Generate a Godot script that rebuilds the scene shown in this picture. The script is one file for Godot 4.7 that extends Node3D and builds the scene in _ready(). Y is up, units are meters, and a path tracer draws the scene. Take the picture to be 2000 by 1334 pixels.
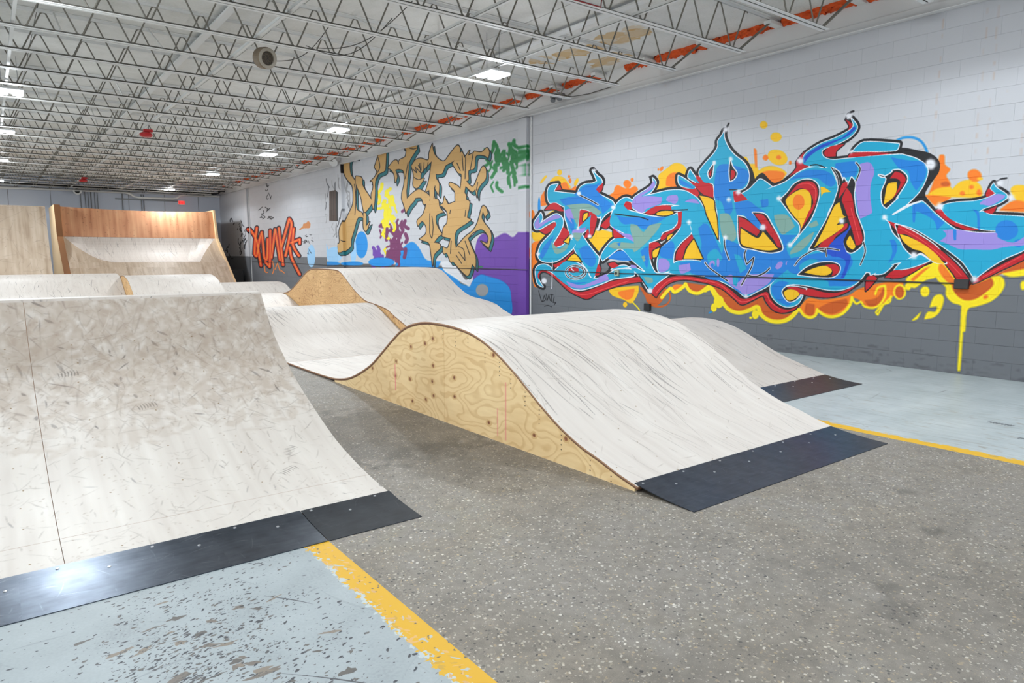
extends Node3D
# An indoor skate park in an old warehouse: plywood quarter pipes and rollers on a worn floor,
# a block wall with sprayed lettering, open bar joists under a pale roof deck. Units are metres.

var rng := RandomNumberGenerator.new()
var taken := {}
var m := {}

const WALL_X := 9.67
const BACK_Z := -37.5
const LEFT_X := -8.0
const FRONT_Z := 5.0
const DECK_Y := 4.95
const CHORD_Y := 4.35
const LAMP_Y := 4.30
const JOIST_STEP := 1.22
const JOIST_FIRST := 3.62          # z of the joist nearest the front wall
const JOISTS := 34

func _ready() -> void:
	rng.seed = 11
	# ---- camera
	var cam := Camera3D.new()
	cam.name = "camera"
	cam.fov = 52.93
	cam.near = 0.05
	cam.far = 200.0
	add_child(cam)
	var yaw := deg_to_rad(37.2)
	var pitch := deg_to_rad(7.23)
	cam.look_at_from_position(Vector3(0, 1.5, 0), Vector3(sin(yaw) * cos(pitch), 1.5 - sin(pitch), -cos(yaw) * cos(pitch)), Vector3.UP)
	# ---- air and exposure
	var env := Environment.new()
	env.background_mode = Environment.BG_COLOR
	env.background_color = Color(0.02, 0.02, 0.02)
	env.tonemap_mode = Environment.TONE_MAPPER_LINEAR
	env.tonemap_exposure = EXPOSURE
	env.sdfgi_enabled = true
	env.ssao_enabled = true
	env.ssil_enabled = true
	var we := WorldEnvironment.new()
	we.name = "air"
	we.environment = env
	add_child(we)
	# ---- the building, then the ramps, then the fittings
	materials()
	build_floor()
	build_walls()
	build_ceiling()
	build_joists()
	build_ramps()
	build_lamps()
	build_fittings()

const EXPOSURE := 0.312
const LAMP_ENERGY := 18.0
const LAMP_WIDE := 14.0
const ADDED_ROOF_FILL := 4.0
const LAMP_GLOW := 6.0
const LAMP_COLOR := Color(0.95, 0.98, 1.0)

# ------------------------------------------------------------------ naming
func numbered(called: String) -> String:
	var n: int = taken.get(called, 0)
	taken[called] = n + 1
	return called if n == 0 else "%s_%03d" % [called, n]

func tag(o: Node, label: String, category: String, group := "") -> Node:
	o.set_meta("label", label)
	o.set_meta("category", category)
	if group != "":
		o.set_meta("group", group)
	return o

func thing(called: String, label: String, category: String, at := Vector3.ZERO, group := "") -> Node3D:
	var o := Node3D.new()
	o.name = numbered(called)
	add_child(o)
	o.position = at
	tag(o, label, category, group)
	return o

func structure(called: String) -> Node3D:
	var o := Node3D.new()
	o.name = called
	add_child(o)
	o.set_meta("kind", "structure")
	return o

# commits a SurfaceTool whose vertices are in world space as one named mesh under a parent
func part(called: String, st: SurfaceTool, material: Material, parent: Node3D) -> MeshInstance3D:
	var mi := MeshInstance3D.new()
	mi.name = called
	mi.mesh = st.commit()
	mi.set_surface_override_material(0, material)
	parent.add_child(mi, true)
	if parent != self:
		mi.position = -world_of(parent)
	return mi

func world_of(o: Node3D) -> Vector3:
	var p := Vector3.ZERO
	var n: Node = o
	while n != self and n is Node3D:
		p += (n as Node3D).position
		n = n.get_parent()
	return p

func alone(called: String, st: SurfaceTool, material: Material, label: String, category: String, group := "") -> MeshInstance3D:
	var mi := part(numbered(called), st, material, self)
	tag(mi, label, category, group)
	return mi

func ordinal(n: int) -> String:
	if n <= 7:
		return ["", "first", "second", "third", "fourth", "fifth", "sixth", "seventh"][n]
	return "%d%s" % [n, "th" if n % 10 > 3 or n % 10 == 0 or n / 10 == 1 else ["th", "st", "nd", "rd"][n % 10]]

# ------------------------------------------------------------------ mesh helpers
func tool() -> SurfaceTool:
	var st := SurfaceTool.new()
	st.begin(Mesh.PRIMITIVE_TRIANGLES)
	return st

func tri(st: SurfaceTool, a: Vector3, b: Vector3, c: Vector3, n: Vector3, ua := Vector2.ZERO, ub := Vector2.ZERO, uc := Vector2.ZERO, na := Vector3.ZERO, nb := Vector3.ZERO, nc := Vector3.ZERO) -> void:
	var flip := (b - a).cross(c - a).dot(n) > 0.0
	var v := [a, c, b] if flip else [a, b, c]
	var u := [ua, uc, ub] if flip else [ua, ub, uc]
	var q := [na, nc, nb] if flip else [na, nb, nc]
	for i in 3:
		st.set_normal(q[i] if q[i] != Vector3.ZERO else n)
		st.set_uv(u[i])
		st.add_vertex(v[i])

func quad(st: SurfaceTool, a: Vector3, b: Vector3, c: Vector3, d: Vector3, n: Vector3, ua := Vector2.ZERO, ub := Vector2.ZERO, uc := Vector2.ZERO, ud := Vector2.ZERO) -> void:
	tri(st, a, b, c, n, ua, ub, uc)
	tri(st, a, c, d, n, ua, uc, ud)

# a box with chamfered edges; uv in metres over the two longest directions
func box(st: SurfaceTool, lo: Vector3, hi: Vector3, bevel := 0.0) -> void:
	var c := (lo + hi) / 2.0
	var h := (hi - lo) / 2.0
	bevel = minf(bevel, minf(h.x, minf(h.y, h.z)) * 0.9)
	var ax := [Vector3.RIGHT, Vector3.UP, Vector3.BACK]
	for k in 3:
		var i := (k + 1) % 3
		var j := (k + 2) % 3
		for s in [-1.0, 1.0]:
			var n: Vector3 = ax[k] * s
			var p: Vector3 = c + ax[k] * (s * h[k])
			var u: Vector3 = ax[i] * (h[i] - bevel)
			var w: Vector3 = ax[j] * (h[j] - bevel)
			var q := [p - u - w, p + u - w, p + u + w, p - u + w]
			var t := []
			for e in q:
				t.append(Vector2(e[i], e[j]) if k != 1 else Vector2(e.x, e.z))
			quad(st, q[0], q[1], q[2], q[3], n, t[0], t[1], t[2], t[3])
	if bevel <= 0.0:
		return
	for k in 3:
		var i := (k + 1) % 3
		var j := (k + 2) % 3
		for s in [-1.0, 1.0]:
			for r in [-1.0, 1.0]:
				var along: Vector3 = ax[k] * (h[k] - bevel)
				var a: Vector3 = c + ax[i] * (s * h[i]) + ax[j] * (r * (h[j] - bevel))
				var b: Vector3 = c + ax[i] * (s * (h[i] - bevel)) + ax[j] * (r * h[j])
				var n: Vector3 = (ax[i] * s + ax[j] * r).normalized()
				quad(st, a - along, a + along, b + along, b - along, n)
	for x in [-1.0, 1.0]:
		for y in [-1.0, 1.0]:
			for z in [-1.0, 1.0]:
				var s3 := Vector3(x, y, z)
				var e := h - Vector3.ONE * bevel
				tri(st, c + s3 * Vector3(h.x, e.y, e.z), c + s3 * Vector3(e.x, h.y, e.z), c + s3 * Vector3(e.x, e.y, h.z), s3.normalized())

func tube(st: SurfaceTool, path: Array, radius: float, sides := 6, closed_ends := true) -> void:
	var rings := []
	var n := path.size()
	var side := Vector3.ZERO
	for i in n:
		var d: Vector3 = (path[mini(i + 1, n - 1)] - path[maxi(i - 1, 0)]).normalized()
		if side == Vector3.ZERO:
			side = d.cross(Vector3.UP if absf(d.y) < 0.9 else Vector3.RIGHT).normalized()
		side = (side - d * side.dot(d)).normalized()
		var up := d.cross(side)
		var ring := []
		for k in sides:
			var a := TAU * k / sides
			ring.append([path[i] + (side * cos(a) + up * sin(a)) * radius, side * cos(a) + up * sin(a)])
		rings.append(ring)
	for i in n - 1:
		for k in sides:
			var a = rings[i][k]
			var b = rings[i][(k + 1) % sides]
			var c = rings[i + 1][(k + 1) % sides]
			var d = rings[i + 1][k]
			var mid: Vector3 = a[1] + b[1]
			tri(st, a[0], b[0], c[0], mid, Vector2.ZERO, Vector2.ZERO, Vector2.ZERO, a[1], b[1], c[1])
			tri(st, a[0], c[0], d[0], mid, Vector2.ZERO, Vector2.ZERO, Vector2.ZERO, a[1], c[1], d[1])
	if closed_ends:
		for e in [0, n - 1]:
			var d: Vector3 = (path[0] - path[1]).normalized() if e == 0 else (path[n - 1] - path[n - 2]).normalized()
			for k in sides:
				tri(st, path[e], rings[e][k][0], rings[e][(k + 1) % sides][0], d)

# a lathed profile [(radius, along)] round an axis
func lathe(st: SurfaceTool, at: Vector3, axis: Vector3, prof: Array, sides := 24) -> void:
	axis = axis.normalized()
	var side := axis.cross(Vector3.UP if absf(axis.y) < 0.9 else Vector3.RIGHT).normalized()
	var up := axis.cross(side)
	for i in prof.size() - 1:
		var p: Vector2 = prof[i]
		var q: Vector2 = prof[i + 1]
		for k in sides:
			var a0 := TAU * k / sides
			var a1 := TAU * (k + 1) / sides
			var d0 := side * cos(a0) + up * sin(a0)
			var d1 := side * cos(a1) + up * sin(a1)
			var t := Vector2(q.y - p.y, p.x - q.x).normalized()
			var n := (d0 + d1).normalized() * t.x + axis * t.y
			quad(st, at + d0 * p.x + axis * p.y, at + d1 * p.x + axis * p.y, at + d1 * q.x + axis * q.y, at + d0 * q.x + axis * q.y, n)

# smooth curve through control points
func smooth(ctrl: Array, steps := 4) -> Array:
	var out := []
	var n := ctrl.size()
	for i in n - 1:
		var p0: Vector2 = ctrl[maxi(i - 1, 0)]
		var p1: Vector2 = ctrl[i]
		var p2: Vector2 = ctrl[i + 1]
		var p3: Vector2 = ctrl[mini(i + 2, n - 1)]
		for k in steps:
			var t := float(k) / steps
			out.append(p1.cubic_interpolate(p2, p0, p3, t))
	out.append(ctrl[n - 1])
	return out

# cuts a profile (z falling) to a range of z
func cut(prof: Array, z0: float, z1: float) -> Array:
	var out := []
	for i in prof.size() - 1:
		var a: Vector2 = prof[i]
		var b: Vector2 = prof[i + 1]
		if a.x <= z0 and a.x >= z1:
			out.append(a)
		for z in [z0, z1]:
			if a.x > z and b.x < z:
				out.append(a.lerp(b, (a.x - z) / (a.x - b.x)))
	var e: Vector2 = prof[prof.size() - 1]
	if e.x <= z0 and e.x >= z1:
		out.append(e)
	return out

func height_at(prof: Array, z: float) -> float:
	for i in prof.size() - 1:
		var a: Vector2 = prof[i]
		var b: Vector2 = prof[i + 1]
		if a.x >= z and b.x <= z:
			return lerpf(a.y, b.y, (a.x - z) / maxf(a.x - b.x, 1e-6))
	return 0.0

# a bent sheet lying along a profile (z, y of its upper face) between two x; surface 0 the face, surface 1 edges and underside
func sheet(called: String, prof: Array, x0: float, x1: float, thick: float, face: Material, edge: Material, parent: Node3D, uv0 := Vector2.ZERO) -> MeshInstance3D:
	var up := tool()
	var ed := tool()
	var n := prof.size()
	var nor := []
	var under := []
	var run := [0.0]
	for i in n:
		var t: Vector2 = (prof[mini(i + 1, n - 1)] - prof[maxi(i - 1, 0)]).normalized()
		var k := Vector2(t.y, -t.x)
		if k.y < 0.0:
			k = -k
		nor.append(Vector3(0, k.y, k.x))
		under.append(prof[i] - k * thick)
		if i > 0:
			run.append(run[i - 1] + prof[i].distance_to(prof[i - 1]))
	for i in n - 1:
		var a: Vector2 = prof[i]
		var b: Vector2 = prof[i + 1]
		var c: Vector2 = under[i]
		var d: Vector2 = under[i + 1]
		var a0 := Vector3(x0, a.y, a.x)
		var a1 := Vector3(x1, a.y, a.x)
		var b0 := Vector3(x0, b.y, b.x)
		var b1 := Vector3(x1, b.y, b.x)
		var u0 := uv0 + Vector2(x0, run[i])
		var u1 := uv0 + Vector2(x1, run[i])
		var w0 := uv0 + Vector2(x0, run[i + 1])
		var w1 := uv0 + Vector2(x1, run[i + 1])
		var mid: Vector3 = nor[i] + nor[i + 1]
		tri(up, a0, a1, b1, mid, u0, u1, w1, nor[i], nor[i], nor[i + 1])
		tri(up, a0, b1, b0, mid, u0, w1, w0, nor[i], nor[i + 1], nor[i + 1])
		var c0 := Vector3(x0, c.y, c.x)
		var c1 := Vector3(x1, c.y, c.x)
		var d0 := Vector3(x0, d.y, d.x)
		var d1 := Vector3(x1, d.y, d.x)
		quad(ed, c0, c1, d1, d0, -mid.normalized())
		var e0 := Vector2(run[i], 0.0)
		var e1 := Vector2(run[i + 1], 0.0)
		quad(ed, a0, b0, d0, c0, Vector3.LEFT, e0, e1, e1 + Vector2(0, thick), e0 + Vector2(0, thick))
		quad(ed, a1, b1, d1, c1, Vector3.RIGHT, e0, e1, e1 + Vector2(0, thick), e0 + Vector2(0, thick))
	for e in [0, n - 1]:
		var dir := Vector3(0, 0, 1 if e == 0 else -1)
		quad(ed, Vector3(x0, prof[e].y, prof[e].x), Vector3(x1, prof[e].y, prof[e].x), Vector3(x1, under[e].y, under[e].x), Vector3(x0, under[e].y, under[e].x), dir)
	var mesh := up.commit()
	ed.commit(mesh)
	var mi := MeshInstance3D.new()
	mi.name = called
	mi.mesh = mesh
	mi.set_surface_override_material(0, face)
	mi.set_surface_override_material(1, edge)
	parent.add_child(mi, true)
	mi.position = -world_of(parent)
	return mi

# an upright panel under a profile, from the floor up; its broad faces look along x
func side_panel(called: String, prof: Array, x: float, thick: float, drop: float, material: Material, parent: Node3D) -> MeshInstance3D:
	var st := tool()
	for i in prof.size() - 1:
		var a: Vector2 = prof[i]
		var b: Vector2 = prof[i + 1]
		var ya := maxf(a.y - drop, 0.004)
		var yb := maxf(b.y - drop, 0.004)
		for s in [0.0, 1.0]:
			var xx: float = x + thick * s
			quad(st, Vector3(xx, 0, a.x), Vector3(xx, 0, b.x), Vector3(xx, yb, b.x), Vector3(xx, ya, a.x), Vector3.LEFT if s == 0.0 else Vector3.RIGHT, Vector2(-a.x, 0), Vector2(-b.x, 0), Vector2(-b.x, -yb), Vector2(-a.x, -ya))
		quad(st, Vector3(x, ya, a.x), Vector3(x, yb, b.x), Vector3(x + thick, yb, b.x), Vector3(x + thick, ya, a.x), Vector3.UP, Vector2(-a.x, -ya), Vector2(-b.x, -yb), Vector2(-b.x, -yb), Vector2(-a.x, -ya))
	for e in [0, prof.size() - 1]:
		var p: Vector2 = prof[e]
		var y := maxf(p.y - drop, 0.004)
		quad(st, Vector3(x, 0, p.x), Vector3(x + thick, 0, p.x), Vector3(x + thick, y, p.x), Vector3(x, y, p.x), Vector3(0, 0, 1 if e == 0 else -1), Vector2(-p.x, 0), Vector2(-p.x, 0), Vector2(-p.x, -y), Vector2(-p.x, -y))
	return part(called, st, material, parent)

# ------------------------------------------------------------------ drawing in images
func smooth_loop(P: PackedVector2Array, closed: bool) -> PackedVector2Array:
	var out := PackedVector2Array()
	var n := P.size()
	var last := n if closed else n - 1
	var tan := []
	for i in n:
		var a := P[(i - 1 + n) % n] if closed or i > 0 else P[i]
		var b := P[(i + 1) % n] if closed or i < n - 1 else P[i]
		var d0 := (P[i] - a).normalized()
		var d1 := (b - P[i]).normalized()
		tan.append((b - a) * 0.5 if d0.dot(d1) > 0.1 else Vector2.ZERO)
	for i in last:
		var p := P[i]
		var q := P[(i + 1) % n]
		var t0: Vector2 = tan[i]
		var t1: Vector2 = tan[(i + 1) % n]
		var span := p.distance_to(q)
		t0 = t0.limit_length(span * 1.2)
		t1 = t1.limit_length(span * 1.2)
		for k in 5:
			var t := k / 5.0
			var t2 := t * t
			var t3 := t2 * t
			out.append(p * (2 * t3 - 3 * t2 + 1) + t0 * (t3 - 2 * t2 + t) + q * (3 * t2 - 2 * t3) + t1 * (t3 - t2))
	if not closed:
		out.append(P[n - 1])
	return out

func fill(im: Image, polys: Array, c: Color) -> void:
	var W := im.get_width()
	var H := im.get_height()
	var keys := PackedInt64Array()
	for P in polys:
		var n: int = P.size()
		for i in n:
			var a: Vector2 = P[i]
			var b: Vector2 = P[(i + 1) % n]
			if a.y > b.y:
				var s := a
				a = b
				b = s
			var y0 := maxi(ceili(a.y - 0.5), 0)
			var y1 := mini(ceili(b.y - 0.5), H)
			if y0 >= y1:
				continue
			var k := (b.x - a.x) / (b.y - a.y)
			var x := a.x + (y0 + 0.5 - a.y) * k
			for y in range(y0, y1):
				keys.append((y << 16) | clampi(roundi(x) + 8192, 0, 65535))
				x += k
	keys.sort()
	var i := 0
	while i + 1 < keys.size():
		var y := keys[i] >> 16
		var x0 := clampi((keys[i] & 65535) - 8192, 0, W)
		var x1 := clampi((keys[i + 1] & 65535) - 8192, 0, W)
		if x1 > x0:
			im.fill_rect(Rect2i(x0, y, x1 - x0, 1), c)
		i += 2

func paint(im: Image, ops: Array, z_left: float, per_m: Vector2, top: float, paint_colors: Array) -> void:
	for o in ops:
		var e: Array = OUTLINES[o[4]]
		var P := PackedVector2Array()
		for i in range(0, e.size(), 2):
			P.append(Vector2((-e[i] * 0.005 - z_left) * per_m.x, (top - e[i + 1] * 0.005) * per_m.y))
		var c: Color = paint_colors[o[1]]
		if o[0] == 0:
			fill(im, [smooth_loop(P, true)], c)
		elif o[0] == 1:
			fill(im, [P], c)
		else:
			var wx: float = maxf(o[2] * 0.005 * per_m.x, 1.0)
			var wy: float = maxf(o[3] * 0.005 * per_m.y, 1.0)
			var Q := smooth_loop(P, o[0] == 3)
			for i in Q.size():
				Q[i] = Q[i] / Vector2(wx, wy) * 64.0
			var polys := Geometry2D.offset_polyline(Q, 32.0, Geometry2D.JOIN_ROUND, Geometry2D.END_JOINED if o[0] == 3 else Geometry2D.END_ROUND)
			var back := []
			for q in polys:
				var r: PackedVector2Array = q
				for i in r.size():
					r[i] = r[i] / 64.0 * Vector2(wx, wy)
				back.append(r)
			fill(im, back, c)

func soften(im: Image, by: float) -> void:
	var w := im.get_width()
	var h := im.get_height()
	im.resize(int(w / by), int(h / by), Image.INTERPOLATE_TRILINEAR if false else Image.INTERPOLATE_LANCZOS)
	im.resize(w, h, Image.INTERPOLATE_CUBIC)

func noise_bytes(w: int, h: int, seed_: int, freq: float, sx := 1, sy := 1, octaves := 3) -> PackedByteArray:
	var f := FastNoiseLite.new()
	f.seed = seed_
	f.noise_type = FastNoiseLite.TYPE_SIMPLEX_SMOOTH
	f.frequency = freq
	f.fractal_octaves = octaves
	var im := f.get_image(maxi(w / sx, 2), maxi(h / sy, 2), false, false, true)
	im.convert(Image.FORMAT_L8)
	im.resize(w, h, Image.INTERPOLATE_CUBIC)
	return im.get_data()

# two noises, mixed and looked up in a run of colours
func tinted(w: int, h: int, a: PackedByteArray, b: PackedByteArray, mix: float, colors: Array) -> Image:
	var r := PackedByteArray()
	var g := PackedByteArray()
	var bl := PackedByteArray()
	for i in 256:
		var t := i / 255.0 * (colors.size() - 1)
		var k := mini(int(t), colors.size() - 2)
		var c: Color = colors[k].lerp(colors[k + 1], t - k)
		r.append(int(c.r * 255))
		g.append(int(c.g * 255))
		bl.append(int(c.b * 255))
	var wa := int((1.0 - mix) * 256)
	var wb := 256 - wa
	var out := PackedByteArray()
	out.resize(w * h * 3)
	var j := 0
	for i in w * h:
		var v := (a[i] * wa + b[i] * wb) >> 8
		out[j] = r[v]
		out[j + 1] = g[v]
		out[j + 2] = bl[v]
		j += 3
	return Image.create_from_data(w, h, false, Image.FORMAT_RGB8, out)

func overlay(w: int, h: int, c: Color) -> Image:
	var im := Image.create(w, h, false, Image.FORMAT_RGBA8)
	im.fill(Color(c.r, c.g, c.b, 0.0))
	return im

func lay(im: Image, over: Image) -> void:
	im.convert(Image.FORMAT_RGBA8)
	im.blend_rect(over, Rect2i(0, 0, over.get_width(), over.get_height()), Vector2i.ZERO)
	im.convert(Image.FORMAT_RGB8)

# a tapered, slightly bent rub mark
func mark(im: Image, at: Vector2, ang: float, length: float, width: float, bend: float, c: Color) -> void:
	var L := PackedVector2Array()
	var R := PackedVector2Array()
	var p := at
	var n := 8
	for i in n + 1:
		var t := float(i) / n
		var d := Vector2.from_angle(ang + bend * (t - 0.5))
		var w := width * 0.5 * sin(PI * clampf(t, 0.04, 0.96))
		var k := Vector2(-d.y, d.x) * w
		L.append(p + k)
		R.append(p - k)
		p += d * (length / n)
	R.reverse()
	L.append_array(R)
	fill(im, [L], c)

func marks(im: Image, n: int, seed_: int, c: Color, ang: float, spread: float, len0: float, len1: float, w0: float, w1: float, a0: float, a1: float, area := Rect2(0, 0, 1, 1), blur := 2.0) -> void:
	var r := RandomNumberGenerator.new()
	r.seed = seed_
	var W := im.get_width()
	var H := im.get_height()
	var over := overlay(W, H, c)
	for i in n:
		var at := Vector2((area.position.x + r.randf() * area.size.x) * W, (area.position.y + r.randf() * area.size.y) * H)
		mark(over, at, ang + r.randfn(0.0, spread), lerpf(len0, len1, r.randf() * r.randf()), r.randf_range(w0, w1), r.randf_range(-0.5, 0.5) * clampf(spread * 2.0, 0.15, 1.0), Color(c.r, c.g, c.b, r.randf_range(a0, a1)))
	if blur > 1.0:
		soften(over, blur)
	lay(im, over)

func blob(im: Image, at: Vector2, rx: float, ry: float, r: RandomNumberGenerator, c: Color, rough := 0.35, n := 8, turn := 0.0) -> void:
	var P := PackedVector2Array()
	for i in n:
		var a := TAU * i / n
		var k := 1.0 + r.randf_range(-rough, rough)
		P.append(at + Vector2(cos(a) * rx * k, sin(a) * ry * k).rotated(turn))
	fill(im, [P], c)

func tex(im: Image) -> ImageTexture:
	return ImageTexture.create_from_image(im)

# ------------------------------------------------------------------ materials
func mat(color: Color, rough: float, metal := 0.0, t: Texture2D = null, scale := Vector3.ONE, offset := Vector3.ZERO) -> StandardMaterial3D:
	var o := StandardMaterial3D.new()
	o.albedo_color = color
	o.roughness = rough
	o.metallic_specular = 0.5
	o.metallic = metal
	if t:
		o.albedo_texture = t
		o.uv1_scale = scale
		o.uv1_offset = offset
	return o

func rgb(r: int, g: int, b: int) -> Color:
	return Color(r / 255.0, g / 255.0, b / 255.0)

func ply_image(seed_: int, colors: Array, size := 1024) -> Image:
	var a := noise_bytes(size, size, seed_, 0.03, 1, 24, 3)
	var b := noise_bytes(size, size, seed_ + 1, 0.012, 1, 3, 3)
	return tinted(size, size, a, b, 0.45, colors)

func materials() -> void:
	# pale birch faces, three wears
	var pale := [rgb(212, 204, 198), rgb(220, 213, 207), rgb(225, 219, 213), rgb(230, 225, 220)]
	var k := ply_image(3, pale)
	marks(k, 120, 21, rgb(120, 112, 108), PI / 2, 0.25, 60, 420, 1.5, 4, 0.08, 0.3)
	marks(k, 46, 22, rgb(60, 58, 60), PI / 2, 0.3, 60, 260, 2, 6, 0.25, 0.6)
	marks(k, 160, 23, rgb(150, 138, 130), PI / 2, 0.9, 20, 120, 1, 3, 0.2, 0.4)
	screws(k, 2.45)
	m.pale = mat(Color.WHITE, 0.52, 0.0, tex(k), Vector3(1 / 2.45, 1 / 2.45, 1))
	k = ply_image(5, pale)
	marks(k, 170, 31, rgb(118, 110, 106), PI / 2 + 0.14, 0.16, 90, 520, 1.5, 4, 0.08, 0.3)
	marks(k, 110, 32, rgb(66, 62, 62), PI / 2 + 0.16, 0.14, 60, 420, 1.5, 4, 0.2, 0.6, Rect2(0, 0.35, 1, 0.5))
	marks(k, 160, 33, rgb(150, 138, 130), PI / 2, 0.9, 20, 120, 1, 3, 0.2, 0.4)
	screws(k, 2.6)
	m.scored = mat(Color.WHITE, 0.5, 0.0, tex(k), Vector3(1 / 2.6, 1 / 2.6, 1))
	# the near quarter pipe: taupe, dense wheel and shoe marks, denser and browner towards the lip
	k = ply_image(8, [rgb(190, 181, 172), rgb(200, 192, 184), rgb(206, 199, 191), rgb(213, 207, 200)])
	marks(k, 900, 41, rgb(122, 112, 104), PI / 2, 1.2, 14, 90, 1, 3, 0.15, 0.4)
	marks(k, 500, 42, rgb(122, 112, 104), PI / 2 - 0.2, 0.7, 20, 120, 2, 6, 0.12, 0.3, Rect2(0, 0.45, 1, 0.55))
	marks(k, 70, 43, rgb(74, 70, 70), PI / 2 + 0.35, 0.5, 16, 70, 3, 9, 0.25, 0.6, Rect2(0.1, 0.5, 0.9, 0.48))
	marks(k, 60, 44, rgb(84, 80, 80), PI / 2 + 0.3, 0.6, 14, 80, 1.5, 4, 0.2, 0.5)
	marks(k, 1100, 45, rgb(140, 122, 106), 0.2, 1.5, 3, 12, 1.5, 3, 0.2, 0.6)
	marks(k, 700, 46, rgb(150, 130, 112), PI / 2 - 0.1, 0.7, 30, 140, 10, 34, 0.10, 0.24, Rect2(-0.05, 0.40, 1.05, 0.6), 6.0)
	marks(k, 900, 49, rgb(150, 130, 112), PI / 2 - 0.1, 0.7, 30, 140, 10, 34, 0.12, 0.30, Rect2(-0.05, 0.55, 1.05, 0.45), 6.0)
	marks(k, 700, 47, rgb(146, 126, 108), PI / 2 - 0.1, 0.7, 30, 140, 10, 34, 0.12, 0.30, Rect2(-0.05, 0.68, 1.05, 0.32), 6.0)
	marks(k, 700, 50, rgb(128, 112, 98), PI / 2 - 0.1, 0.9, 8, 60, 2, 6, 0.08, 0.26, Rect2(0, 0.45, 1, 0.55))
	marks(k, 400, 48, rgb(206, 197, 186), PI / 2, 0.9, 20, 160, 1, 3, 0.15, 0.4)
	treads(k)
	screws(k, 2.75)
	m.taupe = mat(Color.WHITE, 0.46, 0.0, tex(k), Vector3(1 / 2.75, 1 / 2.75, 1), Vector3(0.318, 0, 0))
	# tan and orange plywood of the tall ramps
	k = ply_image(13, [rgb(150, 128, 106), rgb(180, 160, 138), rgb(196, 178, 158), rgb(208, 192, 174)], 512)
	marks(k, 200, 51, rgb(120, 104, 90), PI / 2, 0.9, 20, 140, 1, 3, 0.2, 0.4)
	m.pale.metallic_specular = 0.35
	m.pale.albedo_color = rgb(232, 229, 226)
	m.scored.albedo_color = rgb(247, 245, 243)
	m.scored_dull = m.scored.duplicate()
	m.scored_dull.albedo_color = rgb(228, 224, 220)
	m.scored_dull.metallic_specular = 0.35
	m.scored.metallic_specular = 0.35
	m.tan = mat(Color.WHITE, 0.5, 0.0, tex(k), Vector3(0.35, 0.35, 1))
	k = ply_image(17, [rgb(158, 100, 68), rgb(196, 138, 100), rgb(212, 158, 118), rgb(226, 184, 146)], 512)
	marks(k, 260, 53, rgb(112, 76, 54), 0.0, 0.4, 3, 12, 2, 4, 0.4, 0.8)
	m.orange = mat(Color.WHITE, 0.5, 0.0, tex(k), Vector3(0.3, 0.3, 1))
	m.pine = mat(rgb(222, 190, 146), 0.6)
	m.brown = mat(rgb(140, 94, 56), 0.65)
	m.ply_edge = mat(rgb(176, 138, 108), 0.7)
	m.ply_edge_dark = mat(rgb(120, 84, 62), 0.75)
	m.frame = mat(rgb(196, 164, 122), 0.7)
	m.side = mat(Color.WHITE, 0.55, 0.0, tex(knotty(false)), Vector3(1 / 4.9, 1 / 0.95, 1), Vector3(-2.75 / 4.9, 1.0, 0))
	m.side_brown = mat(Color.WHITE, 0.6, 0.0, tex(knotty(true)), Vector3(1 / 5.2, 1 / 1.25, 1), Vector3(-0.4, 1.0, 0))
	# steel
	var s := FastNoiseLite.new()
	s.seed = 4
	s.frequency = 0.008
	s.fractal_octaves = 4
	var sn := noise_bytes(512, 512, 61, 0.01, 1, 1, 4)
	var sm := noise_bytes(512, 512, 62, 0.05, 8, 1, 2)
	k = tinted(512, 512, sn, sm, 0.35, [rgb(58, 64, 74), rgb(72, 79, 90), rgb(84, 91, 102), rgb(98, 103, 112)])
	marks(k, 60, 63, rgb(170, 174, 180), 0.7, 1.2, 20, 160, 1, 2, 0.2, 0.5)
	m.steel = mat(Color.WHITE, 0.30, 0.9, tex(k), Vector3(1.2, 1.2, 1))
	k = tinted(512, 512, sn, sm, 0.3, [rgb(24, 27, 32), rgb(34, 38, 44), rgb(42, 46, 52), rgb(56, 58, 62)])
	marks(k, 90, 64, rgb(110, 108, 106), 0.5, 1.2, 10, 120, 1, 2, 0.2, 0.5)
	m.dark_plate = mat(Color.WHITE, 0.55, 0.6, tex(k), Vector3(1.2, 1.2, 1))
	m.screw = mat(rgb(190, 192, 196), 0.3, 0.9)
	# building
	m.white_paint = mat(rgb(214, 214, 214), 0.55)
	m.chord = mat(rgb(224, 224, 222), 0.5)
	m.rod = mat(rgb(122, 118, 109), 0.6)
	m.dark_stem = mat(rgb(84, 81, 74), 0.65)  # dark grey for the chord stems, unlike the white flanges
	m.back_wall = mat(rgb(196, 202, 214), 0.7)
	m.plain_wall = mat(rgb(198, 198, 200), 0.7)
	m.conduit = mat(rgb(46, 44, 46), 0.5)
	m.grey_metal = mat(rgb(120, 122, 124), 0.5, 0.3)
	m.black = mat(rgb(20, 20, 22), 0.6)
	m.foam = mat(rgb(214, 84, 28), 0.85)
	m.red = mat(rgb(176, 24, 30), 0.4)
	m.drum = mat(rgb(128, 112, 92), 0.6, 0.2)
	m.grille = mat(rgb(70, 66, 62), 0.6)

# rows of countersunk screws that hold the sheets down; the image covers `size` metres
func screws(im: Image, size: float) -> void:
	var W := im.get_width()
	var over := overlay(W, W, rgb(120, 96, 60))
	var r := RandomNumberGenerator.new()
	r.seed = 77
	var px := W / size
	for i in 6:
		for j in 12:
			var p := Vector2((0.12 + i * 0.4) * px + r.randfn(0.0, 3.0), (0.1 + j * 0.2) * px + r.randfn(0.0, 3.0))
			blob(over, p, 2.0, 2.0, r, Color(over.get_pixel(0, 0), 0.85), 0.1, 7)
	lay(im, over)

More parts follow.
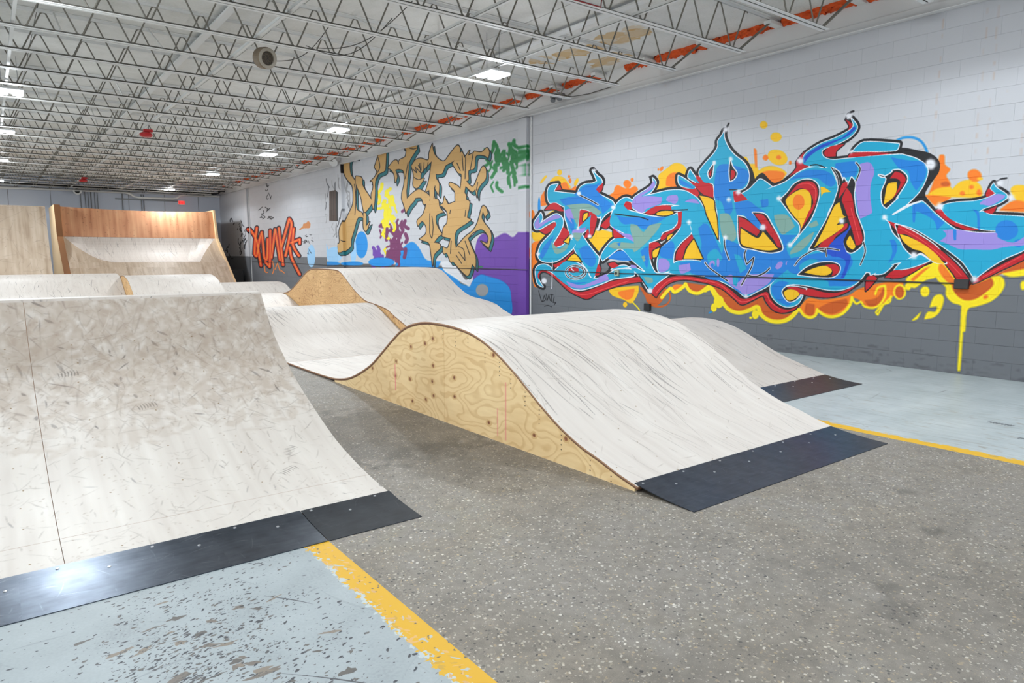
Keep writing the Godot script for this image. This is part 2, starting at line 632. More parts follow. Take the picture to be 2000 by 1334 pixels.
# ribbed shoe prints
func treads(im: Image) -> void:
	var W := im.get_width()
	var px := W / 2.75
	var over := overlay(W, W, rgb(96, 90, 84))
	for t in [[2.28, 0.52, 0.5], [1.62, 1.52, 0.2], [1.2, 1.96, 0.1], [2.4, 0.75, 0.9]]:
		for i in 7:
			var at := Vector2(t[0], t[1]) * px + Vector2(i * 7.0, sin(i * 0.5) * 4.0).rotated(t[2])
			mark(over, at, t[2] + PI / 2, 26, 3.0, 0.6, Color(over.get_pixel(0, 0), 0.5))
	lay(im, over)

# knotty softwood plywood: rings from a stretched noise, knots with rings bent round them
func knotty(brown: bool) -> Image:
	var w := 1400 if not brown else 900
	var h := 280
	var f := FastNoiseLite.new()
	f.seed = 19 if not brown else 29
	f.frequency = 1.0
	f.fractal_octaves = 2
	var fine := noise_bytes(w, h, 71, 0.05, 6, 1, 3)
	var knots := []
	var len_m := 4.9 if not brown else 5.2
	var hi_m := 0.95 if not brown else 1.25
	if not brown:
		for q in [[-5.38, 0.74], [-5.52, 0.68], [-5.79, 0.62], [-6.1, 0.44], [-6.64, 0.3], [-5.38, 0.49], [-5.02, 0.43], [-5.4, 0.34], [-6.12, 0.29], [-5.38, 0.21], [-5.52, 0.15], [-5.78, 0.09], [-5.02, 0.26], [-4.5, 0.13], [-3.91, 0.15], [-3.55, 0.2], [-4.43, 0.7], [-5.82, 0.3]]:
			knots.append(Vector2(-q[0] - 2.75, q[1]))
	else:
		for q in [[1.7, 0.9], [2.1, 1.0], [2.6, 0.7], [1.2, 0.8], [3.0, 0.5], [0.6, 0.5], [2.2, 0.6], [3.6, 0.4], [1.5, 0.5]]:
			knots.append(Vector2(q[0], q[1]))
	var c0 := rgb(244, 214, 162) if not brown else rgb(216, 174, 120)
	var c1 := rgb(212, 172, 116) if not brown else rgb(178, 130, 80)
	var out := PackedByteArray()
	out.resize(w * h * 3)
	var j := 0
	for y in h:
		var py := hi_m * (1.0 - (y + 0.5) / h)
		for x in w:
			var px := len_m * (x + 0.5) / w
			var v := f.get_noise_2d(px * 0.8, py * 1.9) * (4.2 if not brown else 6.0) + f.get_noise_2d(px * 2.6 + 40.0, py * 5.0) * 0.9
			var s := v - floorf(v)
			var line := smoothstep(0.5, 0.86, s) * (1.0 - smoothstep(0.9, 1.0, s))
			var t := line * (0.46 if not brown else 0.6) + (fine[y * w + x] / 255.0 - 0.5) * 0.35 + (f.get_noise_2d(px * 0.7 + 90.0, py * 0.8) * 0.4)
			t = clampf(t, -0.3, 1.0)
			out[j] = clampi(int(lerpf(c0.r, c1.r, t) * 255.0), 0, 255)
			out[j + 1] = clampi(int(lerpf(c0.g, c1.g, t) * 255.0), 0, 255)
			out[j + 2] = clampi(int(lerpf(c0.b, c1.b, t) * 255.0), 0, 255)
			j += 3
	var im := Image.create_from_data(w, h, false, Image.FORMAT_RGB8, out)
	im.resize(2048, 512, Image.INTERPOLATE_CUBIC)
	var r := RandomNumberGenerator.new()
	r.seed = 5
	var sc := Vector2(2048 / len_m, 512 / hi_m)
	for kn in knots:
		var at := Vector2(kn.x, hi_m - kn.y) * sc
		blob(im, at, 0.045 * sc.x, 0.03 * sc.y, r, c1.lerp(c0, 0.3), 0.2, 14)
		blob(im, at, 0.020 * sc.x, 0.018 * sc.y, r, rgb(172, 122, 82), 0.15, 12)
		blob(im, at, 0.012 * sc.x, 0.011 * sc.y, r, rgb(140, 88, 60), 0.2, 10)
		blob(im, at, 0.004 * sc.x, 0.004 * sc.y, r, rgb(70, 44, 32), 0.3, 8)
	if brown:
		return im
	# pink chalk strokes, pencil seam, nail rows
	var pink := overlay(2048, 512, rgb(236, 120, 130))
	for q in [[-6.12, 0.41, 0.14, 6.0, 0.8], [-4.26, 0.5, 0.03, 7.0, 0.5], [-4.37, 0.27, 0.04, 6.0, 0.45]]:
		var a := Vector2(-q[0] - 2.75, hi_m - q[1]) * sc
		pink.fill_rect(Rect2i(int(a.x), int(a.y), int(q[3]), int((q[1] - q[2]) * sc.y)), Color(pink.get_pixel(0, 0), q[4]))
	soften(pink, 2.0)
	lay(im, pink)
	for z in [-5.2, -5.0, -4.8, -4.55, -4.35, -4.2, -4.02, -3.85, -3.6, -3.3, -3.1]:
		for i in 4:
			blob(im, Vector2(-z - 2.75, hi_m - (height_at(A1, z) - 0.06 - i * 0.035)) * sc, 2.5, 2.5, r, rgb(70, 50, 36), 0.1, 6)
	return im

# ------------------------------------------------------------------ floor
const LINE_A := 1.20
const LINE_B := 1.32
const LINE_C := 5.80
const LINE_D := 5.93

func build_floor() -> void:
	var o := structure("floor")
	# exposed aggregate, 1.6 m repeat
	var n := 1024
	var base := tinted(n, n, noise_bytes(n, n, 81, 0.02, 1, 1, 4), noise_bytes(n, n, 82, 0.25, 1, 1, 2), 0.5, [rgb(98, 92, 86), rgb(124, 118, 111), rgb(136, 130, 122), rgb(152, 146, 138)])
	base.resize(2048, 2048, Image.INTERPOLATE_CUBIC)
	var r := RandomNumberGenerator.new()
	r.seed = 3
	var stones := [rgb(172, 164, 152), rgb(188, 180, 168), rgb(158, 144, 126), rgb(214, 208, 198), rgb(98, 94, 92), rgb(70, 68, 68), rgb(150, 144, 138), rgb(178, 160, 132), rgb(204, 198, 190)]
	for i in 10000:
		var s := 2.0 + 9.0 * pow(r.randf(), 2.0)
		var c: Color = stones[r.randi() % stones.size()]
		c = c.lerp(rgb(126, 120, 112), r.randf_range(0.0, 0.5))
		blob(base, Vector2(r.randf() * 2048, r.randf() * 2048), s, s * r.randf_range(0.55, 0.9), r, c, 0.25, 7, r.randf() * TAU)
	var agg := mat(Color.WHITE, 0.62, 0.0, tex(base), Vector3(1 / 1.6, 1 / 1.6, 1))
	agg.vertex_color_use_as_albedo = true
	# worn stains, and shade beside the big roller, as vertex colours on a fine grid
	var st := tool()
	var stain := FastNoiseLite.new()
	stain.seed = 8
	stain.frequency = 0.55
	stain.fractal_octaves = 4
	var fine := FastNoiseLite.new()
	fine.seed = 9
	fine.frequency = 3.5
	fine.fractal_octaves = 3
	var step := 0.05
	var nx := int((LINE_C - LINE_B) / step)
	var z := 0.6
	while z > -9.6:
		for i in nx:
			var x0 := lerpf(LINE_B, LINE_C, float(i) / nx)
			var x1 := lerpf(LINE_B, LINE_C, float(i + 1) / nx)
			var q := [Vector3(x0, 0, z), Vector3(x1, 0, z), Vector3(x1, 0, z - step), Vector3(x0, 0, z - step)]
			for j in [0, 2, 1, 0, 3, 2]:
				var p: Vector3 = q[j]
				var v := 1.0 + 0.24 * stain.get_noise_2d(p.x, p.z) + 0.2 * fine.get_noise_2d(p.x, p.z)
				for d in [[1.9, -1.3, 0.5, 0.2], [3.15, -1.31, 0.07, 0.4], [2.95, -1.2, 0.14, 0.3], [4.53, -1.85, 0.08, 0.35], [4.0, -1.46, 0.07, 0.4], [2.5, -5.2, 1.3, 0.30], [2.75, -4.2, 0.7, 0.20]]:  # last two: dirt plus painted shade along the side of the big roller
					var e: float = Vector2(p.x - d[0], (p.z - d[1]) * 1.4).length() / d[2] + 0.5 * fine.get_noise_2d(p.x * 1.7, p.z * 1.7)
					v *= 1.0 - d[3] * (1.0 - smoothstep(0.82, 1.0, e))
				st.set_normal(Vector3.UP)
				var warm := clampf(0.5 + stain.get_noise_2d(p.x + 20.0, p.z - 9.0) * 1.4, 0.0, 1.0)
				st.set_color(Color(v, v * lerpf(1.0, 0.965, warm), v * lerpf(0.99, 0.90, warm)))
				st.set_uv(Vector2(p.x, p.z))
				st.add_vertex(p)
		z -= step
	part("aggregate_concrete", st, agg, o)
	st = tool()
	for q in [[LINE_B, LINE_C, FRONT_Z, 0.6], [LINE_B, LINE_C, z, BACK_Z]]:
		st.set_color(Color.WHITE)
		quad(st, Vector3(q[0], 0, q[2]), Vector3(q[1], 0, q[2]), Vector3(q[1], 0, q[3]), Vector3(q[0], 0, q[3]), Vector3.UP, Vector2(q[0], q[2]), Vector2(q[1], q[2]), Vector2(q[1], q[3]), Vector2(q[0], q[3]))
	part("aggregate_concrete", st, agg, o)
	# chipped grey-blue paint on the left with the yellow line at its edge; the image covers x -0.9..1.32, z -3.62..-1.40
	n = 1024
	var left := tinted(n, n, noise_bytes(n, n, 91, 0.006, 1, 1, 4), noise_bytes(n, n, 92, 0.12, 1, 1, 3), 0.35, [rgb(134, 141, 144), rgb(151, 159, 162), rgb(158, 166, 169), rgb(168, 175, 178)])
	left.resize(2048, 2048, Image.INTERPOLATE_CUBIC)
	marks(left, 60, 93, rgb(96, 100, 104), 1.2, 0.8, 60, 420, 3, 14, 0.06, 0.22)
	var px := 2048 / 2.22
	var r2 := RandomNumberGenerator.new()
	r2.seed = 31
	var dirt := FastNoiseLite.new()
	dirt.seed = 12
	dirt.frequency = 2.4
	dirt.fractal_octaves = 3
	for i in 60:      # bare patches
		var p := Vector2(0.55 + r2.randfn(0.0, 0.17), -2.4 + r2.randfn(0.0, 0.38))
		blob(left, (p - Vector2(-0.9, -3.62)) * px, r2.randf_range(8, 44), r2.randf_range(5, 18), r2, [rgb(128, 118, 106), rgb(112, 104, 96), rgb(92, 88, 84)][i % 3], 0.5, 11, r2.randf_range(-0.6, 0.6))
	for i in 26000:
		var p := Vector2(r2.randf_range(-0.9, 1.18), r2.randf_range(-3.62, -1.4))
		var dense := exp(-pow((p.x - 0.62) / 0.34, 2.0) - pow((p.y + 2.5) / 0.8, 2.0)) * (0.8 + 1.3 * dirt.get_noise_2d(p.x, p.y)) + 0.03
		if r2.randf() > dense:
			continue
		var s := 1.2 + 6.0 * pow(r2.randf(), 3.0)
		blob(left, (p - Vector2(-0.9, -3.62)) * px, s * 1.6, s * 0.8, r2, [rgb(60, 62, 66), rgb(78, 78, 80), rgb(96, 92, 88), rgb(52, 56, 62)][i % 4], 0.5, 7, r2.randf_range(-0.9, 0.3))
	for q in [[0.72, -2.35, 0.9, 0.6], [0.35, -2.0, 1.05, 0.5], [0.86, -2.95, 0.95, 0.25], [0.05, -1.75, 1.3, 0.3]]:
		mark(left, (Vector2(q[0], q[1]) - Vector2(-0.9, -3.62)) * px, q[2], q[3] * px, 7.0, 0.25, rgb(74, 76, 80))
	for i in 14:     # tyre print
		mark(left, (Vector2(-0.02 + i * 0.004, -2.35 + i * 0.028) - Vector2(-0.9, -3.62)) * px, 0.2, 46, 10, 0.3, rgb(120, 126, 128))
	# yellow line with ragged inner edge and worn, pinkish under-coat
	var yel := rgb(208, 160, 16)
	left.fill_rect(Rect2i(int(2.10 * px), 0, 2048, 2048), yel)
	for i in 260:
		blob(left, Vector2((2.10 + r2.randf_range(-0.012, 0.012)) * px, r2.randf() * 2048), r2.randf_range(3, 13), r2.randf_range(4, 16), r2, yel if i % 2 else rgb(178, 187, 188), 0.5, 8)
	for i in 200:
		var d := pow(r2.randf(), 1.9) * 0.09
		blob(left, Vector2((2.108 + d) * px, r2.randf() * 2048), r2.randf_range(3, 22), r2.randf_range(2, 9), r2, [rgb(208, 164, 100), rgb(198, 156, 104), rgb(172, 176, 172), rgb(190, 150, 50)][i % 4], 0.5, 9, 1.2 + r2.randfn(0.0, 0.5))
	for i in 40:
		blob(left, Vector2((2.11 + r2.randf() * 0.11) * px, r2.randf() * 2048), r2.randf_range(2, 7), r2.randf_range(2, 6), r2, rgb(96, 90, 84), 0.5, 7)
	var lt := tex(left)
	var left_m := mat(Color.WHITE, 0.5, 0.0, lt, Vector3(1 / 2.22, 1 / 2.22, 1), Vector3(0.9 / 2.22, 3.62 / 2.22, 0))
	strip(o, "painted_concrete", -0.9, LINE_A, left_m)
	strip(o, "yellow_stripe", LINE_A, LINE_B, left_m)
	var plain := tinted(512, 512, noise_bytes(512, 512, 94, 0.008, 1, 1, 4), noise_bytes(512, 512, 95, 0.1, 1, 1, 3), 0.35, [rgb(134, 141, 144), rgb(151, 159, 162), rgb(158, 166, 169), rgb(168, 175, 178)])
	strip(o, "painted_concrete", LEFT_X, -0.9, mat(Color.WHITE, 0.5, 0.0, tex(plain), Vector3(0.4, 0.4, 1)))
	# scuffed paint towards the block wall: x 5.80..9.67, 4 m repeat, rubbed along the wall
	n = 1024
	var right := tinted(n, n, noise_bytes(n, n, 96, 0.008, 2, 1, 4), noise_bytes(n, n, 97, 0.06, 1, 5, 3), 0.45, [rgb(150, 160, 162), rgb(170, 179, 181), rgb(182, 190, 192), rgb(194, 202, 203)])
	marks(right, 260, 98, rgb(112, 112, 108), PI / 2, 0.12, 40, 420, 1, 4, 0.10, 0.35)
	marks(right, 200, 99, rgb(132, 116, 98), PI / 2, 0.3, 8, 60, 2, 6, 0.2, 0.5, Rect2(0.02, 0.1, 0.4, 0.8))
	marks(right, 26, 100, rgb(70, 72, 74), PI / 2 + 0.3, 0.7, 40, 220, 1, 4, 0.25, 0.6)
	var r3 := RandomNumberGenerator.new()
	r3.seed = 41
	for q in [[7.05, -2.22], [6.62, -1.86]]:
		for i in 9:
			mark(right, (Vector2(q[0] - 5.8, q[1] + 4.0) + Vector2(0, 0.022 * i)) * 256.0, 0.15, 22, 5, 0.2, rgb(96, 100, 104))
	var ry := rgb(224, 174, 20)
	var line := int(0.13 / 4.0 * 1024)
	right.fill_rect(Rect2i(0, 0, line, 1024), ry)
	for i in 90:
		blob(right, Vector2(line + r3.randfn(0.0, 1.2), r3.randf() * 1024), r3.randf_range(1, 5), r3.randf_range(3, 12), r3, ry if i % 2 else rgb(178, 186, 188), 0.4, 7)
	for i in 30:
		blob(right, Vector2(r3.randf() * line, r3.randf() * 1024), r3.randf_range(1, 5), r3.randf_range(2, 8), r3, rgb(196, 160, 70), 0.4, 7)
	var right_m := mat(Color.WHITE, 0.4, 0.0, tex(right), Vector3(0.25, 0.25, 1), Vector3(-5.8 / 4.0, 1.0, 0))
	strip(o, "yellow_stripe", LINE_C, LINE_D, right_m)
	strip(o, "painted_concrete", LINE_D, WALL_X + 0.05, right_m)
	st = tool()
	box(st, Vector3(LEFT_X - 0.2, -0.25, BACK_Z - 0.2), Vector3(WALL_X + 0.2, -0.004, FRONT_Z + 0.2))
	part("slab", st, m.grey_metal, o)

func strip(o: Node3D, called: String, x0: float, x1: float, material: Material) -> void:
	var st := tool()
	quad(st, Vector3(x0, 0, FRONT_Z), Vector3(x1, 0, FRONT_Z), Vector3(x1, 0, BACK_Z), Vector3(x0, 0, BACK_Z), Vector3.UP, Vector2(x0, FRONT_Z), Vector2(x1, FRONT_Z), Vector2(x1, BACK_Z), Vector2(x0, BACK_Z))
	part(called, st, material, o)

# ------------------------------------------------------------------ walls
const ZONES := [[-12.35, -1.0, 2048], [-23.7, -12.35, 1536], [-37.5, -23.7, 1024]]
const WALL_TOP := 4.6

func mural(n: int) -> StandardMaterial3D:
	var z: Array = ZONES[n]
	var w: int = z[2]
	var per := w / (z[1] - z[0]) as float
	var h := int(WALL_TOP * per)
	var per2 := Vector2(w * 2 / (z[1] - z[0]), h * 2 / WALL_TOP)
	var colors := []
	for c in PAINT:
		colors.append(rgb(c[0], c[1], c[2]))
	var im := Image.create(w * 2, h * 2, false, Image.FORMAT_RGB8)
	im.fill(rgb(191, 192, 197))
	var grey := rgb(104, 107, 112)
	var gl := 1.42 if n > 0 else 1.41
	var gr := 1.40 if n > 0 else 1.22
	if n != 1:
		fill(im, [PackedVector2Array([Vector2(0, (WALL_TOP - gl) * per2.y), Vector2(w * 2, (WALL_TOP - gr) * per2.y), Vector2(w * 2, h * 2), Vector2(0, h * 2)])], grey)
	else:
		im.fill_rect(Rect2i(0, int((WALL_TOP - 1.2) * per2.y), w * 2, h * 2), grey.lerp(colors[22], 0.3))
	var r := RandomNumberGenerator.new()
	r.seed = 60 + n
	if n == 0:
		# rust runs under the roof edge and black rubs along the foot of the wall
		for q in [-2.62, -2.8, -2.95, -3.3, -3.42, -3.9]:
			var y := 4.4
			while y > 2.6:
				var l := r.randf_range(0.03, 0.16)
				fill(im, [rect_px(q + r.randfn(0, 0.006), y, 0.006 + r.randf() * 0.008, l, z[0], per2)], rgb(191, 192, 197).lerp(rgb(192, 150, 120), r.randf_range(0.2, 0.6)))
				y -= l + r.randf_range(0.02, 0.22)
		for i in 260:
			var at := Vector2((-1.0 - 9.0 * r.randf() - z[0]) * per2.x, (WALL_TOP - absf(r.randfn(0, 0.12))) * per2.y)
			blob(im, at, r.randf_range(3, 30), r.randf_range(2, 8), r, grey.lerp(rgb(52, 52, 56), r.randf_range(0.05, 0.3)), 0.5, 11)
	for i in 70:
		var at := Vector2(r.randf() * w * 2, r.randf_range(0.0, 3.0) * per2.y)
		blob(im, at, r.randf_range(2, 6), r.randf_range(2, 6), r, rgb(196, 186, 180), 0.4, 7)
	paint(im, [MURAL_1_SOFT, MURAL_2_SOFT, MURAL_3_SOFT][n], z[0], per2, WALL_TOP, colors)
	soften(im, [6.0, 8.0, 4.0][n])
	paint(im, [MURAL_1_CRISP, MURAL_2_CRISP, MURAL_3_CRISP][n], z[0], per2, WALL_TOP, colors)
	if n == 0:
		var glow := overlay(w * 2, h * 2, colors[0])
		paint(glow, MURAL_1_GLOW, z[0], per2, WALL_TOP, colors)
		soften(glow, 12.0)
		im.convert(Image.FORMAT_RGBA8)
		im.blend_rect(glow, Rect2i(0, 0, w * 2, h * 2), Vector2i.ZERO)
		im.convert(Image.FORMAT_RGB8)
	im.resize(w, h, Image.INTERPOLATE_BILINEAR)
	var o := mat(Color.WHITE, 0.62, 0.0, tex(im))
	o.texture_repeat = false
	o.vertex_color_use_as_albedo = true
	return o

func rect_px(z: float, y: float, dz: float, dy: float, z0: float, per: Vector2) -> PackedVector2Array:
	var a := Vector2((z - z0) * per.x, (WALL_TOP - y) * per.y)
	var s := Vector2(dz * per.x, dy * per.y)
	return PackedVector2Array([a, a + Vector2(s.x, 0), a + s, a + Vector2(0, s.y)])

func wall_uv(n: int, z: float, y: float) -> Vector2:
	return Vector2((z - ZONES[n][0]) / (ZONES[n][1] - ZONES[n][0]), (WALL_TOP - y) / WALL_TOP)

# one concrete block: proud face, chamfered rim down into the joint
func block(st: SurfaceTool, n: int, z0: float, z1: float, y0: float, y1: float, r: RandomNumberGenerator) -> void:
	var v := r.randf_range(0.97, 1.0)
	st.set_color(Color(v, v, v))
	var xf := WALL_X + r.randf_range(-0.0012, 0.0012)
	var xb := WALL_X + 0.007
	var g := 0.0012
	var e := 0.0012
	var h := 0.0007
	var lip := r.randf_range(0.0015, 0.0055)
	var F := [Vector3(xf, y0 + g, z0 + h), Vector3(xf, y0 + g, z1 - h), Vector3(xf, y1 - lip, z1 - h), Vector3(xf, y1 - lip, z0 + h)]
	var B := [Vector3(xb, y0 + g - e, z0), Vector3(xb, y0 + g - e, z1), Vector3(xb, y1 - lip + e, z1), Vector3(xb, y1 - lip + e, z0)]
	var U := []
	for p in F:
		U.append(wall_uv(n, p.z, p.y))
	quad(st, F[0], F[1], F[2], F[3], Vector3.LEFT, U[0], U[1], U[2], U[3])
	var nn := [Vector3(-0.3, -1, 0), Vector3(-0.3, 0, 1), Vector3(-0.3, 1, 0), Vector3(-0.3, 0, -1)]
	for i in 4:
		var j := (i + 1) % 4
		quad(st, F[i], F[j], B[j], B[i], nn[i].normalized(), U[i], U[j], U[j], U[i])

func build_walls() -> void:
	var o := structure("wall_right")
	var mm := [mural(0), mural(1), mural(2)]
	var r := RandomNumberGenerator.new()
	r.seed = 23
	var course := 0.2032
	var long := 0.4064
	for n in 3:
		var za: float = ZONES[n][0]
		var zb: float = ZONES[n][1]
		var field := tool()
		for row in 22:
			var y0 := row * course
			var k := floori(za / long) - 1
			while k * long < zb:
				var z0 := maxf(k * long + (long / 2 if row % 2 else 0.0), za)
				var z1 := minf((k + 1) * long + (long / 2 if row % 2 else 0.0), zb)
				k += 1
				if z1 - z0 < 0.03:
					continue
				if n == 0 and z0 > -7.55 and z1 < -2.25:
					var st := tool()
					block(st, n, z0, z1, y0, y0 + course, r)
					part("block", st, mm[n], o)
				else:
					block(field, n, z0, z1, y0, y0 + course, r)
		var f := part("block_field", field, mm[n], o)
		f.set_meta("kind", "stuff")
		var mortar := tool()
		mortar.set_color(Color(0.96, 0.96, 0.96))
		quad(mortar, Vector3(WALL_X + 0.005, 0, za), Vector3(WALL_X + 0.005, 0, zb), Vector3(WALL_X + 0.005, WALL_TOP, zb), Vector3(WALL_X + 0.005, WALL_TOP, za), Vector3.LEFT, wall_uv(n, za, 0), wall_uv(n, zb, 0), wall_uv(n, zb, WALL_TOP), wall_uv(n, za, WALL_TOP))
		part("mortar", mortar, mm[n], o)
	var st := tool()
	box(st, Vector3(WALL_X + 0.015, 0, BACK_Z - 0.2), Vector3(WALL_X + 0.25, DECK_Y + 0.15, FRONT_Z + 0.2))
	part("core", st, m.plain_wall, o)
	st = tool()
	box(st, Vector3(WALL_X + 0.002, WALL_TOP - 0.02, BACK_Z), Vector3(WALL_X + 0.1, DECK_Y + 0.05, FRONT_Z))
	part("upper_course", st, m.white_paint, o)
	st = tool()
	box(st, Vector3(WALL_X + 0.002, 0, -1.0), Vector3(WALL_X + 0.1, WALL_TOP, FRONT_Z))
	part("plain_course", st, m.plain_wall, o)
	# shallow piers, painted over with whatever the wall carries there
	for q in [[-12.40, -12.10, 1], [-22.5, -22.05, 1], [-33.0, -32.6, 2]]:
		st = tool()
		st.set_color(Color.WHITE)
		var x := WALL_X - 0.09
		var n: int = q[2]
		for y in 8:
			var y0 := 4.47 * y / 8.0
			var y1 := 4.47 * (y + 1) / 8.0
			for s in 3:
				var za: float = [q[0], q[0], q[1]][s]
				var zb: float = [q[1], q[0], q[1]][s]
				var xa: float = [x, WALL_X + 0.02, x][s]
				var xb: float = [x, x, WALL_X + 0.02][s]
				var zu: float = clampf(za, ZONES[n][0], ZONES[n][1] - 0.06)
				var zv: float = clampf(zb, ZONES[n][0], ZONES[n][1] - 0.02)
				quad(st, Vector3(xa, y0, za), Vector3(xb, y0, zb), Vector3(xb, y1, zb), Vector3(xa, y1, za), [Vector3.LEFT, Vector3.FORWARD, Vector3.BACK][s], wall_uv(n, zu, y0), wall_uv(n, zv, y0), wall_uv(n, zv, y1), wall_uv(n, zu, y1))
		part("pier", st, mm[n], o)
	# orange sealing foam where the roof deck meets the wall, broken at every joist
	var noise := FastNoiseLite.new()
	noise.seed = 6
	noise.frequency = 9.0
	for k in JOISTS - 1:
		var z1 := JOIST_FIRST - JOIST_STEP * k - 0.03
		var z0 := z1 - JOIST_STEP + 0.06
		if z0 > 0.0 or z0 < BACK_Z:
			continue
		if k % 7 == 3:
			z0 = lerpf(z1, z0, 0.55)
		st = tool()
		var rows := 22
		var ring := 7
		var pts := []
		for i in rows + 1:
			var z := lerpf(z1, z0, float(i) / rows)
			var line := []
			for j in ring:
				var a := PI * 0.5 + PI * 0.5 * j / (ring - 1) + PI * 0.5
				var rad := 0.10 + 0.06 * noise.get_noise_2d(z * 1.3, j * 0.06) + 0.02 * noise.get_noise_2d(z * 5.0, j * 0.3)
				if i == 0 or i == rows:
					rad *= 0.5
				line.append(Vector3(WALL_X + 0.01 + cos(a) * rad, DECK_Y + 0.005 + sin(a) * rad, z))
			pts.append(line)
		st.set_smooth_group(-1)
		for i in rows:
			for j in ring - 1:
				var a: Vector3 = pts[i][j]
				var b: Vector3 = pts[i][j + 1]
				var c: Vector3 = pts[i + 1][j + 1]
				var d: Vector3 = pts[i + 1][j]
				var nn := (b - a).cross(d - a).normalized()
				if nn.dot(Vector3(-1, -1, 0)) < 0.0:
					nn = -nn
				quad(st, a, b, c, d, nn)
		part("sealing_foam", st, m.foam, o)
	# ledger along the wall head
	var t := structure("trim_1")
	st = tool()
	box(st, Vector3(WALL_X - 0.10, 4.485, BACK_Z), Vector3(WALL_X + 0.005, 4.50, FRONT_Z), 0.004)
	box(st, Vector3(WALL_X - 0.025, 4.50, BACK_Z), Vector3(WALL_X + 0.004, 4.61, FRONT_Z), 0.004)
	part("ledger", st, m.white_paint, t)
	# the other three walls
	o = structure("wall_back")
	st = tool()
	box(st, Vector3(LEFT_X - 0.2, 0, BACK_Z - 0.2), Vector3(WALL_X + 0.2, DECK_Y + 0.15, BACK_Z))
	part("sheet_wall", st, m.back_wall, o)
	for i in 6:
		st = tool()
		var x := 0.9 + i * 1.55
		box(st, Vector3(x, 0, BACK_Z), Vector3(x + 0.02, 4.5, BACK_Z + 0.012))
		part("joint_strip", st, m.grey_metal, o)
	for q in [["wall_left", Vector3(LEFT_X - 0.2, 0, BACK_Z), Vector3(LEFT_X, DECK_Y + 0.15, FRONT_Z)], ["wall_front", Vector3(LEFT_X - 0.2, 0, FRONT_Z), Vector3(WALL_X + 0.2, DECK_Y + 0.15, FRONT_Z + 0.2)]]:
		st = tool()
		box(st, q[1], q[2])
		var mi := part(q[0], st, m.plain_wall, self)
		mi.set_meta("kind", "structure")

# ------------------------------------------------------------------ roof
func build_ceiling() -> void:
	var o := structure("ceiling")
	var dn := noise_bytes(512, 512, 111, 0.012, 1, 1, 4)
	var df := noise_bytes(512, 512, 112, 0.16, 2, 1, 3)
	var im := tinted(512, 512, dn, df, 0.45, [rgb(196, 195, 189), rgb(216, 215, 210), rgb(223, 222, 218), rgb(231, 230, 226)])
	var clean := mat(Color.WHITE, 0.8, 0.0, tex(im), Vector3(0.45, 0.45, 1))
	var im2 := tinted(512, 512, df, dn, 0.55, [rgb(186, 185, 179), rgb(210, 209, 203), rgb(218, 217, 212), rgb(225, 224, 220)])
	var dull := mat(Color.WHITE, 0.8, 0.0, tex(im2), Vector3(0.38, 0.38, 1))
	# water stains near the wall: the image covers x 6.6..9.7, z -11..-7.2
	var im3: Image = im.duplicate()
	im3.resize(768, 768)
	var over := overlay(768, 768, rgb(196, 150, 84))
	var r := RandomNumberGenerator.new()
	r.seed = 14
	for q in [[8.15, -9.85, 0.22, 0.3], [8.3, -9.3, 0.2, 0.5], [8.45, -8.9, 0.16, 0.4], [8.3, -8.1, 0.28, 0.5], [8.45, -7.85, 0.16, 0.24], [9.1, -9.1, 0.2, 0.45]]:
		for i in 16:
			var p := Vector2(q[0] + r.randfn(0, q[2] * 0.5), q[1] + r.randfn(0, q[3] * 0.45))
			blob(over, Vector2((p.x - 6.6) / 3.1, (p.y + 11.0) / 3.8) * 768.0, r.randf_range(14, 40), r.randf_range(14, 44), r, Color(over.get_pixel(0, 0), r.randf_range(0.25, 0.8)), 0.4, 10)
	soften(over, 4.0)
	lay(im3, over)
	var stained := mat(Color.WHITE, 0.8, 0.0, tex(im3), Vector3(1 / 3.1, 1 / 3.8, 1), Vector3(-6.6 / 3.1, 11.0 / 3.8, 0))
	stained.texture_repeat = false
	for k in range(-1, JOISTS):
		var z1 := minf(JOIST_FIRST - JOIST_STEP * k, FRONT_Z)
		var z0 := maxf(JOIST_FIRST - JOIST_STEP * (k + 1), BACK_Z)
		if z1 - z0 < 0.05:
			continue
		for i in 6:
			var x0 := LEFT_X + i * 2.945
			var x1 := minf(x0 + 2.935, WALL_X + 0.02)
			var st := tool()
			box(st, Vector3(x0, DECK_Y + r.randf_range(0.0, 0.004), z0 + 0.006), Vector3(x1, DECK_Y + 0.1, z1 - 0.006))
			var mt: Material = clean if (k + i) % 3 else dull
			if i == 5 and z0 > -11.1 and z1 < -7.0:
				mt = stained
			part("roof_panel", st, mt, o)
	var st2 := tool()
	box(st2, Vector3(LEFT_X - 0.2, DECK_Y + 0.1, BACK_Z - 0.2), Vector3(WALL_X + 0.25, DECK_Y + 0.3, FRONT_Z + 0.2))
	part("roof", st2, m.plain_wall, o)
	for q in [[2.90, "flat pale cable tray under the roof deck running past the fan"], [7.22, "flat pale cable tray under the roof deck along the graffiti wall side"]]:
		st2 = tool()
		box(st2, Vector3(q[0], DECK_Y - 0.085, BACK_Z + 0.01), Vector3(q[0] + 0.12, DECK_Y - 0.056, FRONT_Z - 0.01), 0.004)
		alone("cable_tray", st2, m.chord, q[1], "cable tray")

func flange(st: SurfaceTool, x0: float, x1: float, y: float, s: float, up: float) -> void:
	box(st, Vector3(x0, minf(y, y + 0.006 * up), minf(0.011 * s, 0.061 * s)), Vector3(x1, maxf(y, y + 0.006 * up), maxf(0.011 * s, 0.061 * s)))

func stem(st: SurfaceTool, x0: float, x1: float, y: float, s: float, up: float) -> void:
	box(st, Vector3(x0, minf(y + 0.006 * up, y + 0.036 * up), minf(0.011 * s, 0.017 * s)), Vector3(x1, maxf(y + 0.006 * up, y + 0.036 * up), maxf(0.011 * s, 0.017 * s)))

